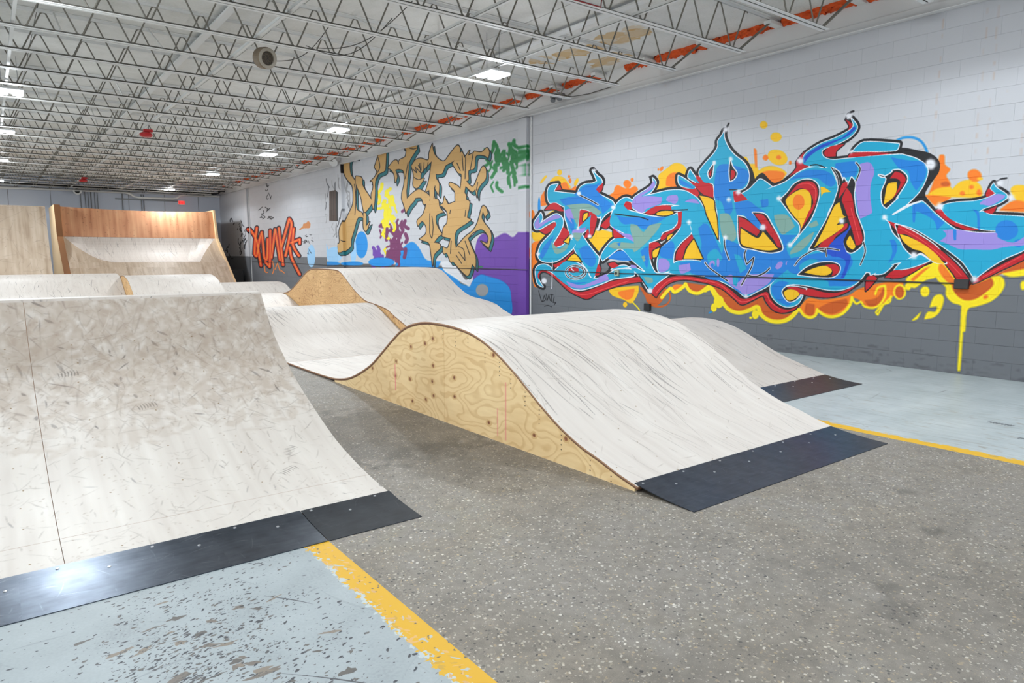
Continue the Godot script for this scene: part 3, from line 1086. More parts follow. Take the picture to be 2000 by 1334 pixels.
func build_joists() -> void:
	var bottom := tool()
	var stems := tool()
	var top := tool()
	for s in [-1.0, 1.0]:
		flange(bottom, LEFT_X + 0.6, 8.78, CHORD_Y, s, 1.0)
		stem(stems, LEFT_X + 0.6, 8.78, CHORD_Y, s, 1.0)
		flange(top, LEFT_X, WALL_X, DECK_Y, s, -1.0)
		stem(top, LEFT_X, WALL_X, DECK_Y, s, -1.0)
	var rod := []
	var x := 0.59 - 0.61 * 12
	var lo := CHORD_Y + 0.028
	var hi := DECK_Y - 0.03
	while x < 8.70:
		for q in [[-0.035, lo + 0.02], [-0.018, lo + 0.004], [0.0, lo - 0.002], [0.018, lo + 0.004], [0.035, lo + 0.02], [0.27, hi - 0.02], [0.287, hi - 0.004], [0.305, hi], [0.323, hi - 0.004], [0.34, hi - 0.02]]:
			rod.append(Vector3(x + q[0], q[1], 0))
		x += 0.61
	var web := tool()
	tube(web, rod, 0.011, 6)
	var strut := tool()
	for s in [-1.0, 1.0]:
		tube(strut, [Vector3(8.70, lo, 0.014 * s), Vector3(9.45, hi - 0.02, 0.014 * s)], 0.012, 6)
	var seat := tool()
	box(seat, Vector3(9.35, DECK_Y - 0.10, -0.06), Vector3(WALL_X, DECK_Y - 0.05, 0.06), 0.004)
	var first: Node3D
	for k in JOISTS:
		var z := JOIST_FIRST - JOIST_STEP * k
		if z > FRONT_Z - 0.1 or z < BACK_Z + 0.1:
			continue
		if first == null:
			first = thing("bar_joist", "white open-web steel bar joist, %s from the back wall" % ordinal(JOISTS - k), "joist", Vector3(0, 0, z), "bar joists under the roof")
			for q in [["bottom_chord", bottom, m.chord], ["chord_stem", stems, m.dark_stem], ["top_chord", top, m.chord], ["web", web, m.rod], ["end_strut", strut, m.rod], ["bearing_seat", seat, m.chord]]:
				var mi := MeshInstance3D.new()
				mi.name = q[0]
				mi.mesh = q[1].commit()
				mi.set_surface_override_material(0, q[2])
				first.add_child(mi, true)
		else:
			var c: Node3D = first.duplicate()
			c.name = numbered("bar_joist")
			add_child(c)
			c.position = Vector3(0, 0, z)
			c.set_meta("label", "white open-web steel bar joist, %s from the back wall" % ordinal(JOISTS - k))
	# bridging angles that tie the bottom chords together
	for q in [[0.48, 1], [3.13, 1], [5.02, 1], [6.56, 1], [2.22, 3], [4.5, 2], [5.95, 2], [1.0, 4]]:
		var full: bool = q[1] == 1
		for k in range(2, JOISTS - 1):
			if not full and k % q[1] != 0:
				continue
			var z1 := JOIST_FIRST - JOIST_STEP * k
			var z0 := z1 - JOIST_STEP
			if z0 < BACK_Z + 0.5:
				continue
			if full and k > 2:
				continue
			var st := tool()
			if full:
				z0 = BACK_Z + 1.4
			var y := CHORD_Y + 0.052
			if full:
				box(st, Vector3(q[0] - 0.02, y, z0), Vector3(q[0] + 0.02, y + 0.006, z1))
				box(st, Vector3(q[0] - 0.02, y, z0), Vector3(q[0] - 0.014, y + 0.04, z1))
				alone("bridging_angle", st, m.chord, ["thin white bridging angle running across the joists over the tall left ramp", "white bridging angle with a red cable beside the round fan", "white bridging angle crossing the joists along the middle of the hall", "white bridging angle that carries the row of lights nearest the graffiti wall"][[0.48, 3.13, 5.02, 6.56].find(q[0])], "bracing")
			else:
				tube(st, [Vector3(q[0], CHORD_Y + 0.020, z1 - 0.046), Vector3(q[0] + 0.02, DECK_Y - 0.020, z0 + 0.046)], 0.013, 5)
				alone("bridging_strut", st, m.chord, "short slanting white brace between two bar joists", "bracing", "slanting braces between the joists")

# ------------------------------------------------------------------ ramps
const A1 := [Vector2(-2.86, 0.040), Vector2(-3.03, 0.082), Vector2(-3.2, 0.136), Vector2(-3.4, 0.192), Vector2(-3.6, 0.276), Vector2(-3.81, 0.390), Vector2(-3.95, 0.478), Vector2(-4.17, 0.615), Vector2(-4.40, 0.735), Vector2(-4.62, 0.818), Vector2(-4.85, 0.866), Vector2(-5.16, 0.889), Vector2(-5.5, 0.885), Vector2(-5.76, 0.842), Vector2(-5.96, 0.775), Vector2(-6.17, 0.656), Vector2(-6.43, 0.487), Vector2(-6.68, 0.334), Vector2(-7.02, 0.187), Vector2(-7.3, 0.100), Vector2(-7.6, 0.052), Vector2(-7.9, 0.036), Vector2(-8.4, 0.030), Vector2(-9.29, 0.030)]
const A2 := [Vector2(-9.3, 0.03), Vector2(-9.7, 0.04), Vector2(-10.05, 0.075), Vector2(-10.36, 0.13), Vector2(-10.64, 0.21), Vector2(-10.84, 0.295), Vector2(-11.24, 0.46), Vector2(-11.5, 0.555), Vector2(-11.8, 0.60), Vector2(-12.2, 0.575), Vector2(-12.6, 0.46), Vector2(-13.0, 0.30), Vector2(-13.5, 0.12), Vector2(-14.0, 0.04), Vector2(-14.39, 0.03)]
const A3 := [Vector2(-14.4, 0.03), Vector2(-14.9, 0.13), Vector2(-15.5, 0.333), Vector2(-15.95, 0.463), Vector2(-16.3, 0.545), Vector2(-16.7, 0.57), Vector2(-17.1, 0.53), Vector2(-17.6, 0.35), Vector2(-18.2, 0.13), Vector2(-18.8, 0.03)]
const A5 := [Vector2(-20.8, 0.03), Vector2(-21.4, 0.25), Vector2(-21.95, 0.541), Vector2(-22.47, 0.75), Vector2(-23.03, 0.857), Vector2(-23.6, 0.87), Vector2(-24.2, 0.75), Vector2(-25.0, 0.4), Vector2(-25.8, 0.08), Vector2(-26.2, 0.03)]
const B1 := [Vector2(-4.21, 0.040), Vector2(-4.54, 0.138), Vector2(-4.88, 0.245), Vector2(-5.19, 0.383), Vector2(-5.5, 0.515), Vector2(-5.84, 0.598), Vector2(-6.18, 0.608), Vector2(-6.5, 0.57), Vector2(-6.9, 0.45), Vector2(-7.4, 0.25), Vector2(-7.9, 0.1), Vector2(-8.5, 0.035), Vector2(-9.29, 0.03)]
const B2 := [Vector2(-9.3, 0.03), Vector2(-9.8, 0.09), Vector2(-10.2, 0.2), Vector2(-10.46, 0.31), Vector2(-10.83, 0.43), Vector2(-11.1, 0.53), Vector2(-11.5, 0.59), Vector2(-12.0, 0.645), Vector2(-12.4, 0.79), Vector2(-12.74, 0.96), Vector2(-13.0, 1.10), Vector2(-13.3, 1.19), Vector2(-14.05, 1.205), Vector2(-14.7, 1.185), Vector2(-15.1, 1.07), Vector2(-15.64, 0.833), Vector2(-16.0, 0.69), Vector2(-16.4, 0.60), Vector2(-17.06, 0.56), Vector2(-17.5, 0.48), Vector2(-18.0, 0.3), Vector2(-18.6, 0.1), Vector2(-19.2, 0.03)]
const B4 := [Vector2(-21.8, 0.03), Vector2(-22.4, 0.2), Vector2(-22.94, 0.4), Vector2(-23.3, 0.516), Vector2(-23.9, 0.566), Vector2(-24.5, 0.54), Vector2(-25.1, 0.35), Vector2(-25.8, 0.1), Vector2(-26.2, 0.03)]
const L1 := [Vector2(-21.9, 0.03), Vector2(-22.5, 0.15), Vector2(-23.0, 0.317), Vector2(-23.4, 0.55), Vector2(-23.83, 0.8), Vector2(-24.3, 0.89), Vector2(-24.8, 0.909), Vector2(-25.4, 0.8), Vector2(-26.0, 0.5), Vector2(-26.8, 0.12), Vector2(-27.2, 0.03)]
const Q1 := [Vector2(-3.72, 0.036), Vector2(-4.0, 0.070), Vector2(-4.29, 0.128), Vector2(-4.6, 0.215), Vector2(-5.07, 0.408), Vector2(-5.44, 0.596), Vector2(-5.82, 0.858), Vector2(-6.10, 1.175)]
const Q2 := [Vector2(-27.2, 0.03), Vector2(-28.0, 0.14), Vector2(-28.7, 0.42), Vector2(-29.2, 0.84), Vector2(-29.7, 1.6), Vector2(-30.05, 2.4), Vector2(-30.35, 3.23)]
const Q3 := [Vector2(-29.2, 0.02), Vector2(-30.2, 0.12), Vector2(-30.87, 0.32), Vector2(-31.5, 0.74), Vector2(-32.06, 1.18)]
const XA := 3.17
const XB := 5.62
const XC := 8.0

func roller(label: String, ctrl: Array, x0: float, x1: float, face: Material, side: Material, seams: Array, uv0 := Vector2.ZERO, group := "") -> Node3D:
	var prof := smooth(ctrl)
	var z0: float = ctrl[0].x
	var z1: float = ctrl[ctrl.size() - 1].x
	var o := thing("pump_roller", label, "skate ramp", Vector3((x0 + x1) / 2, 0, (z0 + z1) / 2), group)
	var cuts := [z0 + 0.001] + seams + [z1 - 0.001]
	for i in cuts.size() - 1:
		var p := cut(prof, cuts[i] - (0.001 if i else 0.0), cuts[i + 1] + 0.001)
		sheet("plywood_sheet", p, x0, x1, 0.011, face, m.ply_edge, o, uv0 + Vector2(0, -cuts[i]))
		var low := []
		for q in p:
			low.append(q - Vector2(0, 0.0125))
		sheet("underlay_sheet", low, x0 + 0.003, x1 - 0.003, 0.011, m.ply_edge, m.ply_edge_dark, o)
	var body := []
	for q in prof:
		if q.y > 0.045:
			body.append(q)
	for s in 2:
		for i in seams.size() + 1:
			var a: float = body[0].x if i == 0 else seams[i - 1] - 0.002
			var b: float = body[body.size() - 1].x if i == seams.size() else seams[i] + 0.002
			var bp := cut(body, a + 0.0001, b - 0.0001)
			if bp.size() > 1:
				side_panel("side_panel", bp, x0 + 0.006 if s == 0 else x1 - 0.024, 0.018, 0.026, side, o)
	for xr in [lerpf(x0, x1, 0.33), lerpf(x0, x1, 0.67)]:
		side_panel("rib", body, xr, 0.018, 0.026, m.frame, o)
	return o

func toe_plate(o: Node3D, called: String, z_tip: float, z_top: float, y_top: float, x0: float, x1: float, material: Material, label := "") -> void:
	var p := smooth([Vector2(z_tip, 0.0045), Vector2(lerpf(z_tip, z_top, 0.35), 0.0045 + (y_top - 0.004) * 0.22), Vector2(lerpf(z_tip, z_top, 0.7), 0.0045 + (y_top - 0.004) * 0.6), Vector2(z_top, y_top + 0.006)])
	var mi := sheet(called, p, x0, x1, 0.004, material, m.steel, o, Vector2(0, -z_tip * 1.3))
	if label != "":
		mi.set_meta("label", label)
	var st := tool()
	var x := x0 + 0.05
	var i := 0
	while x < x1 - 0.02:
		var z := lerpf(z_top, z_tip, 0.06 if i % 2 == 0 else 0.28)
		lathe(st, Vector3(x, height_at(p, z) - 0.001, z), Vector3.UP, [Vector2(0.009, 0.0), Vector2(0.008, 0.0035), Vector2(0.0, 0.0045)], 8)
		x += 0.2
		i += 1
	var s := part("screw_heads", st, m.screw, mi)
	s.set_meta("kind", "stuff")

func build_ramps() -> void:
	# the low quarter pipe beside the camera
	var prof := smooth(Q1, 5)
	var q := thing("quarter_pipe", "low taupe plywood quarter pipe covered in dark scuffs with steel toe plates", "skate ramp", Vector3(0.2, 0, -4.7))
	var xl := -2.3
	var xs := 0.182
	var xr := 1.875
	var zs := -4.02
	for s in [[xl, xs - 0.0015, -3.72, zs + 0.001], [xs + 0.0015, xr, -3.72, zs + 0.001], [xl, xs - 0.0015, zs - 0.001, -6.1], [xs + 0.0015, xr, zs - 0.001, -6.1]]:
		var p := cut(prof, s[2] + 0.0001, s[3] - 0.0001)
		sheet("plywood_sheet", p, s[0], s[1], 0.011, m.taupe, m.ply_edge, q, Vector2(0, (-s[2] - 3.72) * 1.08))
	var low := []
	for e in prof:
		low.append(e - Vector2(0.0, 0.0125))
	sheet("underlay_sheet", low, xl, xr - 0.003, 0.011, m.ply_edge, m.ply_edge_dark, q)
	for x in [xl + 0.006, -0.6, 0.6, xr - 0.024]:
		side_panel("rib" if absf(x) < 1.0 else "side_panel", prof + [Vector2(-6.24, 1.175)], x, 0.018, 0.026, m.frame, q)
	var st := tool()
	box(st, Vector3(xl, 1.150, -6.26), Vector3(xr, 1.176, -6.085), 0.004)
	part("lip", st, m.pale, q)
	st = tool()
	box(st, Vector3(xl, 0.0, -6.262), Vector3(xr, 1.149, -6.244))
	part("back_panel", st, m.frame, q)
	toe_plate(q, "steel_plate", -3.338, -3.745, 0.038, xl, 1.316, m.steel, "bright bluish steel toe plate")
	toe_plate(q, "steel_plate", -3.334, -3.74, 0.038, 1.32, xr + 0.005, m.dark_plate, "short dark toe plate")
	# pump track rollers
	var o := roller("large roller with knotty light plywood side and dark steel toe plate", A1, XA, XB, m.scored, m.side, [-5.188], Vector2(0.3, -2.6))
	toe_plate(o, "steel_plate", -2.43, -2.90, 0.046, XA + 0.012, XB - 0.012, m.steel, "dark bluish steel toe plate")
	roller("pale low roller rising straight behind the knotty-sided roller", A2, XA, XB, m.scored_dull, m.side_brown, [-11.8], Vector2(1.1, 0.4))
	roller("small pale roller beside the brown side of the double-humped roller", A3, XA, XB, m.pale, m.side_brown, [-16.7])
	roller("pale roller with a narrow brown side, second in the far row of rollers", A5, XA, XB, m.pale, m.side_brown, [-23.4], Vector2(0.7, 0.2))
	o = roller("pale roller with a steel toe plate next to the foot of the graffiti wall", B1, XB + 0.004, XC, m.pale, m.side_brown, [-6.1], Vector2(0.5, 0.9))
	toe_plate(o, "steel_plate", -3.80, -4.25, 0.046, XB + 0.02, XC + 0.01, m.steel, "bluish steel toe plate")
	roller("tall double-humped roller with brown plywood side below the gold lettering", B2, XB + 0.004, XC, m.pale, m.side_brown, [-13.0, -15.4], Vector2(0.2, 0.3))
	roller("low pale roller in the far row, nearest the wall with red lettering", B4, XB + 0.004, XC, m.pale, m.side_brown, [-23.9], Vector2(0.9, 0.1))
	roller("wide pale roller in front of the tall plain quarter pipe", L1, -1.7, XA - 0.004, m.pale, m.side_brown, [-24.6], Vector2(0.2, 0.6))
	# tall plain quarter pipe
	prof = smooth(Q2, 5)
	q = thing("quarter_pipe", "tall plain beige plywood quarter pipe behind the far rollers", "skate ramp", Vector3(-1.0, 0, -29.5))
	for s in [[-4.0, -0.702], [-0.698, 1.8]]:
		sheet("plywood_sheet", prof, s[0], s[1], 0.014, m.tan, m.ply_edge, q)
	for x in [-4.0, -1.2, 1.78]:
		side_panel("rib" if x == -1.2 else "side_panel", prof + [Vector2(-31.6, 3.23)], x, 0.018, 0.02, m.pine, q)
	st = tool()
	box(st, Vector3(-4.0, 3.20, -31.6), Vector3(1.8, 3.228, -30.34))
	part("deck", st, m.tan, q)
	tall_wall_ramp()

# the tall ramp in the far corner: base bank, scooped pocket, upright extension, side frames
func tall_wall_ramp() -> void:
	var x0 := 2.52
	var x1 := 8.42
	var q := thing("wall_ramp", "tall ramp with orange plywood extension and white scooped pocket in the far corner", "skate ramp", Vector3(5.4, 0, -32.5))
	var base := smooth(Q3, 5)
	for i in 3:
		sheet("plywood_sheet", base, lerpf(x0, x1, i / 3.0) + 0.002, lerpf(x0, x1, (i + 1) / 3.0) - 0.002, 0.014, m.tan, m.ply_edge, q)
	var outer := [Vector2(-32.06, 1.18), Vector2(-32.5, 1.36), Vector2(-32.95, 1.62), Vector2(-33.35, 1.92), Vector2(-33.66, 2.22)]
	var inner := [Vector2(-32.06, 1.18), Vector2(-32.55, 1.21), Vector2(-33.0, 1.32), Vector2(-33.38, 1.55), Vector2(-33.6, 1.88), Vector2(-33.68, 2.22)]
	outer = smooth(outer, 4)
	inner = smooth(inner, 4)
	var rows := 16
	var flank := tool()
	var flank2 := tool()
	var scoop := tool()
	var bl := []
	var br := []
	var op := []
	for i in rows + 1:
		var t := float(i) / rows
		var y := lerpf(1.18, 2.22, t)
		var z := 0.0
		for k in outer.size() - 1:
			if outer[k].y <= y + 1e-5 and outer[k + 1].y >= y - 1e-5:
				z = lerpf(outer[k].x, outer[k + 1].x, clampf((y - outer[k].y) / maxf(outer[k + 1].y - outer[k].y, 1e-6), 0, 1))
		var xl := lerpf(4.1, 2.56, pow(t, 0.55))
		var xr := lerpf(7.35, 8.38, t)
		bl.append(Vector3(xl, y, z))
		br.append(Vector3(xr, y, z))
		op.append(Vector2(z, y))
	var nf := Vector3(0, 0.75, 0.65)
	for i in rows:
		quad(flank, Vector3(x0, op[i].y, op[i].x), bl[i], bl[i + 1], Vector3(x0, op[i + 1].y, op[i + 1].x), nf, Vector2(x0, op[i].y), Vector2(bl[i].x, op[i].y), Vector2(bl[i + 1].x, op[i + 1].y), Vector2(x0, op[i + 1].y))
		quad(flank2, br[i], Vector3(x1, op[i].y, op[i].x), Vector3(x1, op[i + 1].y, op[i + 1].x), br[i + 1], nf, Vector2(br[i].x, op[i].y), Vector2(x1, op[i].y), Vector2(x1, op[i + 1].y), Vector2(br[i + 1].x, op[i + 1].y))
	part("flank", flank, m.tan, q)
	part("flank", flank2, m.tan, q)
	var grid := []
	for i in rows + 1:
		var t := float(i) / rows
		var f := t * (inner.size() - 1)
		var k := mini(int(f), inner.size() - 2)
		var c: Vector2 = inner[k].lerp(inner[k + 1], f - k)
		var line := []
		for j in 21:
			var x := lerpf(bl[i].x, br[i].x, j / 20.0)
			var w := smoothstep(0.0, 0.7, minf(x - bl[i].x, br[i].x - x))
			line.append(Vector3(x, lerpf(bl[i].y, c.y, w), lerpf(bl[i].z, c.x, w)))
		grid.append(line)
	scoop.set_smooth_group(0)
	for i in rows:
		for j in 20:
			var a: Vector3 = grid[i][j]
			var b: Vector3 = grid[i][j + 1]
			var c: Vector3 = grid[i + 1][j + 1]
			var d: Vector3 = grid[i + 1][j]
			var n := (b - a).cross(d - a).normalized()
			if n.y < 0.0 and n.z < 0.2:
				n = -n
			quad(scoop, a, b, c, d, n, Vector2(a.x, a.y), Vector2(b.x, b.y), Vector2(c.x, c.y), Vector2(d.x, d.y))
	part("scooped_pocket", scoop, m.pale, q).set_meta("label", "white scooped transition")
	# upright extension of two plywood sheets with a slightly sagging top edge
	for s in 2:
		var st := tool()
		for i in 10:
			var xa := lerpf(x0, x1, (s * 10 + i) / 20.0) + (0.003 if i == 0 and s == 1 else 0.0)
			var xb := lerpf(x0, x1, (s * 10 + i + 1) / 20.0)
			var ya := 3.45 - 0.07 * sin(PI * (xa - x0) / (x1 - x0))
			var yb := 3.45 - 0.07 * sin(PI * (xb - x0) / (x1 - x0))
			for e in 2:
				var dz := -0.02 * e
				quad(st, Vector3(xa, 2.225, -33.69 + dz), Vector3(xb, 2.225, -33.69 + dz), Vector3(xb, yb, -33.94 + dz), Vector3(xa, ya, -33.94 + dz), Vector3(0, 0.2, 1 if e == 0 else -1), Vector2(xa, 0), Vector2(xb, 0), Vector2(xb, -1.2), Vector2(xa, -1.2))
			quad(st, Vector3(xa, ya, -33.94), Vector3(xb, yb, -33.94), Vector3(xb, yb, -33.96), Vector3(xa, ya, -33.96), Vector3.UP)
		part("extension_sheet", st, m.orange, q)
	for s in 2:
		var xa: float = [2.30, 8.42][s]
		var xb: float = [2.515, 8.50][s]
		var outline := [Vector2(-31.95, 1.08), Vector2(-33.45, 2.22), Vector2(-33.80, 3.52), Vector2(-36.6, 3.52), Vector2(-36.6, 0.0), Vector2(-29.4, 0.0), Vector2(-30.8, 0.24)]
		var st := tool()
		var pts := PackedVector2Array(outline)
		var idx := Geometry2D.triangulate_polygon(pts)
		for i in range(0, idx.size(), 3):
			for e in 2:
				var xx := xa if e == 0 else xb
				tri(st, Vector3(xx, pts[idx[i]].y, pts[idx[i]].x), Vector3(xx, pts[idx[i + 1]].y, pts[idx[i + 1]].x), Vector3(xx, pts[idx[i + 2]].y, pts[idx[i + 2]].x), Vector3.LEFT if e == 0 else Vector3.RIGHT)
		part("side_frame", st, m.pine, q)
		st = tool()
		for i in [5, 6, 0, 1, 2]:
			var a: Vector2 = outline[i]
			var b: Vector2 = outline[(i + 1) % 7]
			var n := Vector3(0, a.x - b.x, b.y - a.y).normalized()
			if n.y < 0.0:
				n = -n
			quad(st, Vector3(xa, a.y, a.x), Vector3(xb, a.y, a.x), Vector3(xb, b.y, b.x), Vector3(xa, b.y, b.x), n)
		part("frame_edge", st, m.brown if s == 0 else m.pine, q)
	var st := tool()
	box(st, Vector3(2.52, 3.32, -36.6), Vector3(8.42, 3.36, -33.97))
	part("deck", st, m.tan, q)

# ------------------------------------------------------------------ lamps
func build_lamps() -> void:
	var glow := mat(Color.WHITE, 0.4)
	glow.emission_enabled = true
	glow.emission = LAMP_COLOR
	glow.emission_energy_multiplier = LAMP_GLOW
	for x in [-5.5, 0.54, 6.6]:
		var row: String = {-5.5: "row on the far side", 0.54: "row above the quarter pipes", 6.6: "row nearest the graffiti wall"}[x]
		var place := 7
		for z in [3.0, -3.1, -9.19, -15.25, -20.17, -26.27, -33.6]:
			var o := thing("high_bay_light", "LED high bay light, %s from the back in the %s" % [ordinal(place), row], "light", Vector3(x, LAMP_Y, z), "high bay lights")
			place -= 1
			var st := tool()
			box(st, Vector3(x - 0.19, LAMP_Y + 0.035, z - 0.20), Vector3(x + 0.19, LAMP_Y + 0.075, z + 0.20), 0.006)
			part("housing", st, m.white_paint, o)
			st = tool()
			for e in [-1.0, 1.0]:
				tube(st, [Vector3(x + 0.12 * e, LAMP_Y + 0.07, z), Vector3(x + 0.12 * e, DECK_Y - 0.01, z)], 0.004, 5)
			part("hanger", st, m.grey_metal, o)
			for e in [-1.0, 1.0]:
				st = tool()
				var c := Vector3(x + 0.112 * e, LAMP_Y, z)
				box(st, c + Vector3(-0.076, 0.0, -0.21), c + Vector3(0.076, 0.034, 0.21), 0.006)
				part("led_panel", st, glow, o)
			var l := AreaLight3D.new()
			l.name = "lamp_glow"
			l.area_size = Vector2(0.36, 0.42)
			l.light_color = LAMP_COLOR
			l.light_energy = LAMP_ENERGY
			l.shadow_enabled = true
			l.set("area_range", 60.0)
			l.set("area_attenuation", 2.0)
			o.add_child(l)
			l.rotation.x = -PI / 2
			l.position = Vector3(0, -0.006, 0)
			var s := SpotLight3D.new()
			s.name = "lamp_wide"
			s.light_color = LAMP_COLOR
			s.light_energy = LAMP_WIDE
			s.light_size = 0.12
			s.spot_angle = 84.0
			s.spot_angle_attenuation = 0.16
			s.spot_range = 60.0
			s.spot_attenuation = 2.0
			s.shadow_enabled = true
			o.add_child(s)
			s.rotation.x = -PI / 2
			s.position = Vector3(0, -0.10, 0)
			var w := OmniLight3D.new()  # added omni light in each fixture, there to brighten the roof deck
			w.name = "added_roof_fill"
			w.light_color = LAMP_COLOR
			w.light_energy = ADDED_ROOF_FILL
			w.light_size = 0.12
			w.omni_range = 60.0
			w.omni_attenuation = 2.0
			w.shadow_enabled = true
			o.add_child(w)
			w.position = Vector3(0, -0.10, 0)

# ------------------------------------------------------------------ fittings
func build_fittings() -> void:
	# thin conduit along the block wall with its boxes
	var st := tool()
	for q in [[[Vector2(-32.4, 1.17), Vector2(-27.9, 1.17), Vector2(-24.0, 1.12), Vector2(-22.56, 1.13)], 0.012, "thin dark conduit on the block wall under the red lettering"], [[Vector2(-22.0, 1.13), Vector2(-18.2, 1.14), Vector2(-12.44, 1.16)], 0.012, "thin dark conduit on the block wall under the gold lettering"], [[Vector2(-11.98, 1.16), Vector2(-9.36, 1.14), Vector2(-6.69, 1.145), Vector2(-3.53, 1.14)], 0.012, "thin dark conduit on the block wall through the blue lettering"], [[Vector2(-12.47, 1.16), Vector2(-12.03, 1.16)], 0.101, "short dark conduit crossing the pier beside the blue lettering"], [[Vector2(-22.55, 1.13), Vector2(-22.02, 1.13)], 0.101, "short dark conduit crossing the pier beside the gold lettering"]]:
		st = tool()
		var run := []
		for p in q[0]:
			run.append(Vector3(WALL_X - q[1], p.y, p.x))
		tube(st, run, 0.009, 6)
		alone("conduit", st, m.conduit, q[2], "conduit")
	var o := thing("junction_box", "small beige outlet box on the dark conduit in the blue lettering", "outlet", Vector3(WALL_X, 1.14, -9.33))
	st = tool()
	box(st, Vector3(WALL_X - 0.045, 1.085, -9.42), Vector3(WALL_X, 1.20, -9.31), 0.006)
	part("box", st, mat(rgb(150, 160, 140), 0.5), o)
	st = tool()
	lathe(st, Vector3(WALL_X - 0.045, 1.14, -9.365), Vector3.LEFT, [Vector2(0.03, 0.0), Vector2(0.03, 0.004), Vector2(0.0, 0.005)], 14)
	part("socket", st, m.black, o)
	st = tool()
	box(st, Vector3(WALL_X - 0.05, 1.075, -3.52), Vector3(WALL_X, 1.195, -3.36), 0.006)
	alone("junction_box", st, m.conduit, "dark junction box where the conduit ends in the red lettering", "outlet")
	st = tool()
	box(st, Vector3(WALL_X - 0.05, 0.47, -8.64), Vector3(WALL_X, 0.60, -8.50), 0.006)
	alone("junction_box", st, m.black, "black outlet box low on the grey wall above the big roller", "outlet")
	for q in [[-12.02, "vertical white conduit beside the pier next to the blue lettering"], [-32.52, "vertical white conduit beside the far pier near the red lettering"]]:
		st = tool()
		tube(st, [Vector3(WALL_X - 0.02, 0.02, q[0]), Vector3(WALL_X - 0.02, 4.47, q[0])], 0.018, 8)
		alone("wall_conduit", st, m.white_paint, q[1], "conduit")
	# round fan drum hung from the joists
	var c := Vector3(3.42, 4.32, -10.42)
	var axis := Vector3(0.22, -0.2, 0.95).normalized()
	o = thing("ceiling_fan_drum", "round brown drum fan hanging under the joists", "fan", c)
	st = tool()
	lathe(st, c, axis, [Vector2(0.0, -0.11), Vector2(0.12, -0.11), Vector2(0.145, -0.085), Vector2(0.15, 0.05), Vector2(0.138, 0.07), Vector2(0.10, 0.06)], 28)
	part("drum", st, m.drum, o)
	st = tool()
	lathe(st, c, axis, [Vector2(0.140, 0.069), Vector2(0.143, 0.079), Vector2(0.098, 0.079), Vector2(0.096, 0.055)], 28)
	var rim := part("rim", st, mat(rgb(164, 156, 142), 0.5), o)
	st = tool()
	lathe(st, c, axis, [Vector2(0.098, 0.05), Vector2(0.0, 0.05)], 28)
	part("grille_back", st, m.grille, rim)
	st = tool()
	for i in 5:
		var ring := []
		var side := axis.cross(Vector3.UP).normalized()
		var up := axis.cross(side)
		for k in 25:
			ring.append(c + axis * 0.062 + (side * cos(TAU * k / 24) + up * sin(TAU * k / 24)) * (0.016 + 0.018 * i))
		tube(st, ring, 0.003, 4, false)
	part("grille", st, m.drum, rim)
	st = tool()
	tube(st, [c + Vector3(0, 0.12, 0), Vector3(c.x, CHORD_Y + 0.12, c.z - 0.2), Vector3(c.x, CHORD_Y + 0.02, c.z - 0.55)], 0.014, 6)
	part("bracket", st, m.grey_metal, o)
	# red alarm lamps on the bridging
	for q in [[Vector3(3.07, 4.19, -17.74), "red alarm strobe under the joists beyond the fan"], [Vector3(3.01, 4.19, -29.98), "red alarm strobe under the joists near the back wall"]]:
		o = thing("alarm_strobe", q[1], "alarm", q[0])
		st = tool()
		lathe(st, q[0] + Vector3(0, 0.06, 0), Vector3.DOWN, [Vector2(0.0, 0.0), Vector2(0.07, 0.0), Vector2(0.13, 0.04), Vector2(0.135, 0.08), Vector2(0.10, 0.11), Vector2(0.0, 0.12)], 18)
		part("dome", st, m.red, o)
		st = tool()
		box(st, q[0] + Vector3(-0.05, 0.06, -0.05), q[0] + Vector3(0.14, 0.12, 0.05), 0.01)
		part("base", st, m.red, o)
		st = tool()
		tube(st, [Vector3(3.13, q[0].y + 0.10, q[0].z), Vector3(3.13, CHORD_Y + 0.051, q[0].z)], 0.01, 6)
		part("stem", st, m.grey_metal, o)
	# red cable tied along a joist, and loose black cables
	st = tool()
	var zj := JOIST_FIRST - JOIST_STEP * 8
	tube(st, [Vector3(2.6, CHORD_Y - 0.01, zj + 0.072), Vector3(4.1, CHORD_Y - 0.01, zj + 0.072), Vector3(4.9, CHORD_Y - 0.01, zj + 0.072), Vector3(5.9, CHORD_Y, zj + 0.075), Vector3(5.96, DECK_Y - 0.005, zj + 0.1)], 0.008, 5)
	alone("red_cable", st, mat(rgb(140, 28, 30), 0.5), "thin red cable lying along a joist and rising to the roof", "cable")
	for q in [[Vector3(3.9, CHORD_Y + 0.03, -9.70), Vector3(4.9, DECK_Y - 0.01, -8.70), 0.22], [Vector3(3.75, CHORD_Y + 0.03, -9.68), Vector3(5.0, DECK_Y - 0.01, -9.5), 0.3], [Vector3(3.58, 4.3, -10.4), Vector3(4.3, DECK_Y - 0.01, -9.9), 0.2]]:
		st = tool()
		var line := []
		for i in 13:
			var t := i / 12.0
			line.append(q[0].lerp(q[1], t) - Vector3(0, q[2] * sin(PI * t), 0))
		tube(st, line, 0.006, 5)
		alone("loose_cable", st, m.grille, "loose dark cable sagging between the joists by the fan", "cable", "cables by the fan")
	# emergency lamps at the head of the block wall
	o = thing("emergency_light", "grey emergency light with dangling cable at the wall head by the pier", "light", Vector3(9.48, 4.68, -10.95))
	st = tool()
	box(st, Vector3(9.40, 4.66, -11.12), Vector3(9.58, 4.74, -10.82), 0.02)
	part("case", st, m.grey_metal, o)
	st = tool()
	for s in [-0.1, 0.1]:
		lathe(st, Vector3(9.46, 4.655, -10.97 + s), Vector3(-0.4, -0.8, 0.3), [Vector2(0.03, -0.03), Vector2(0.055, 0.05), Vector2(0.05, 0.055), Vector2(0.0, 0.05)], 14)
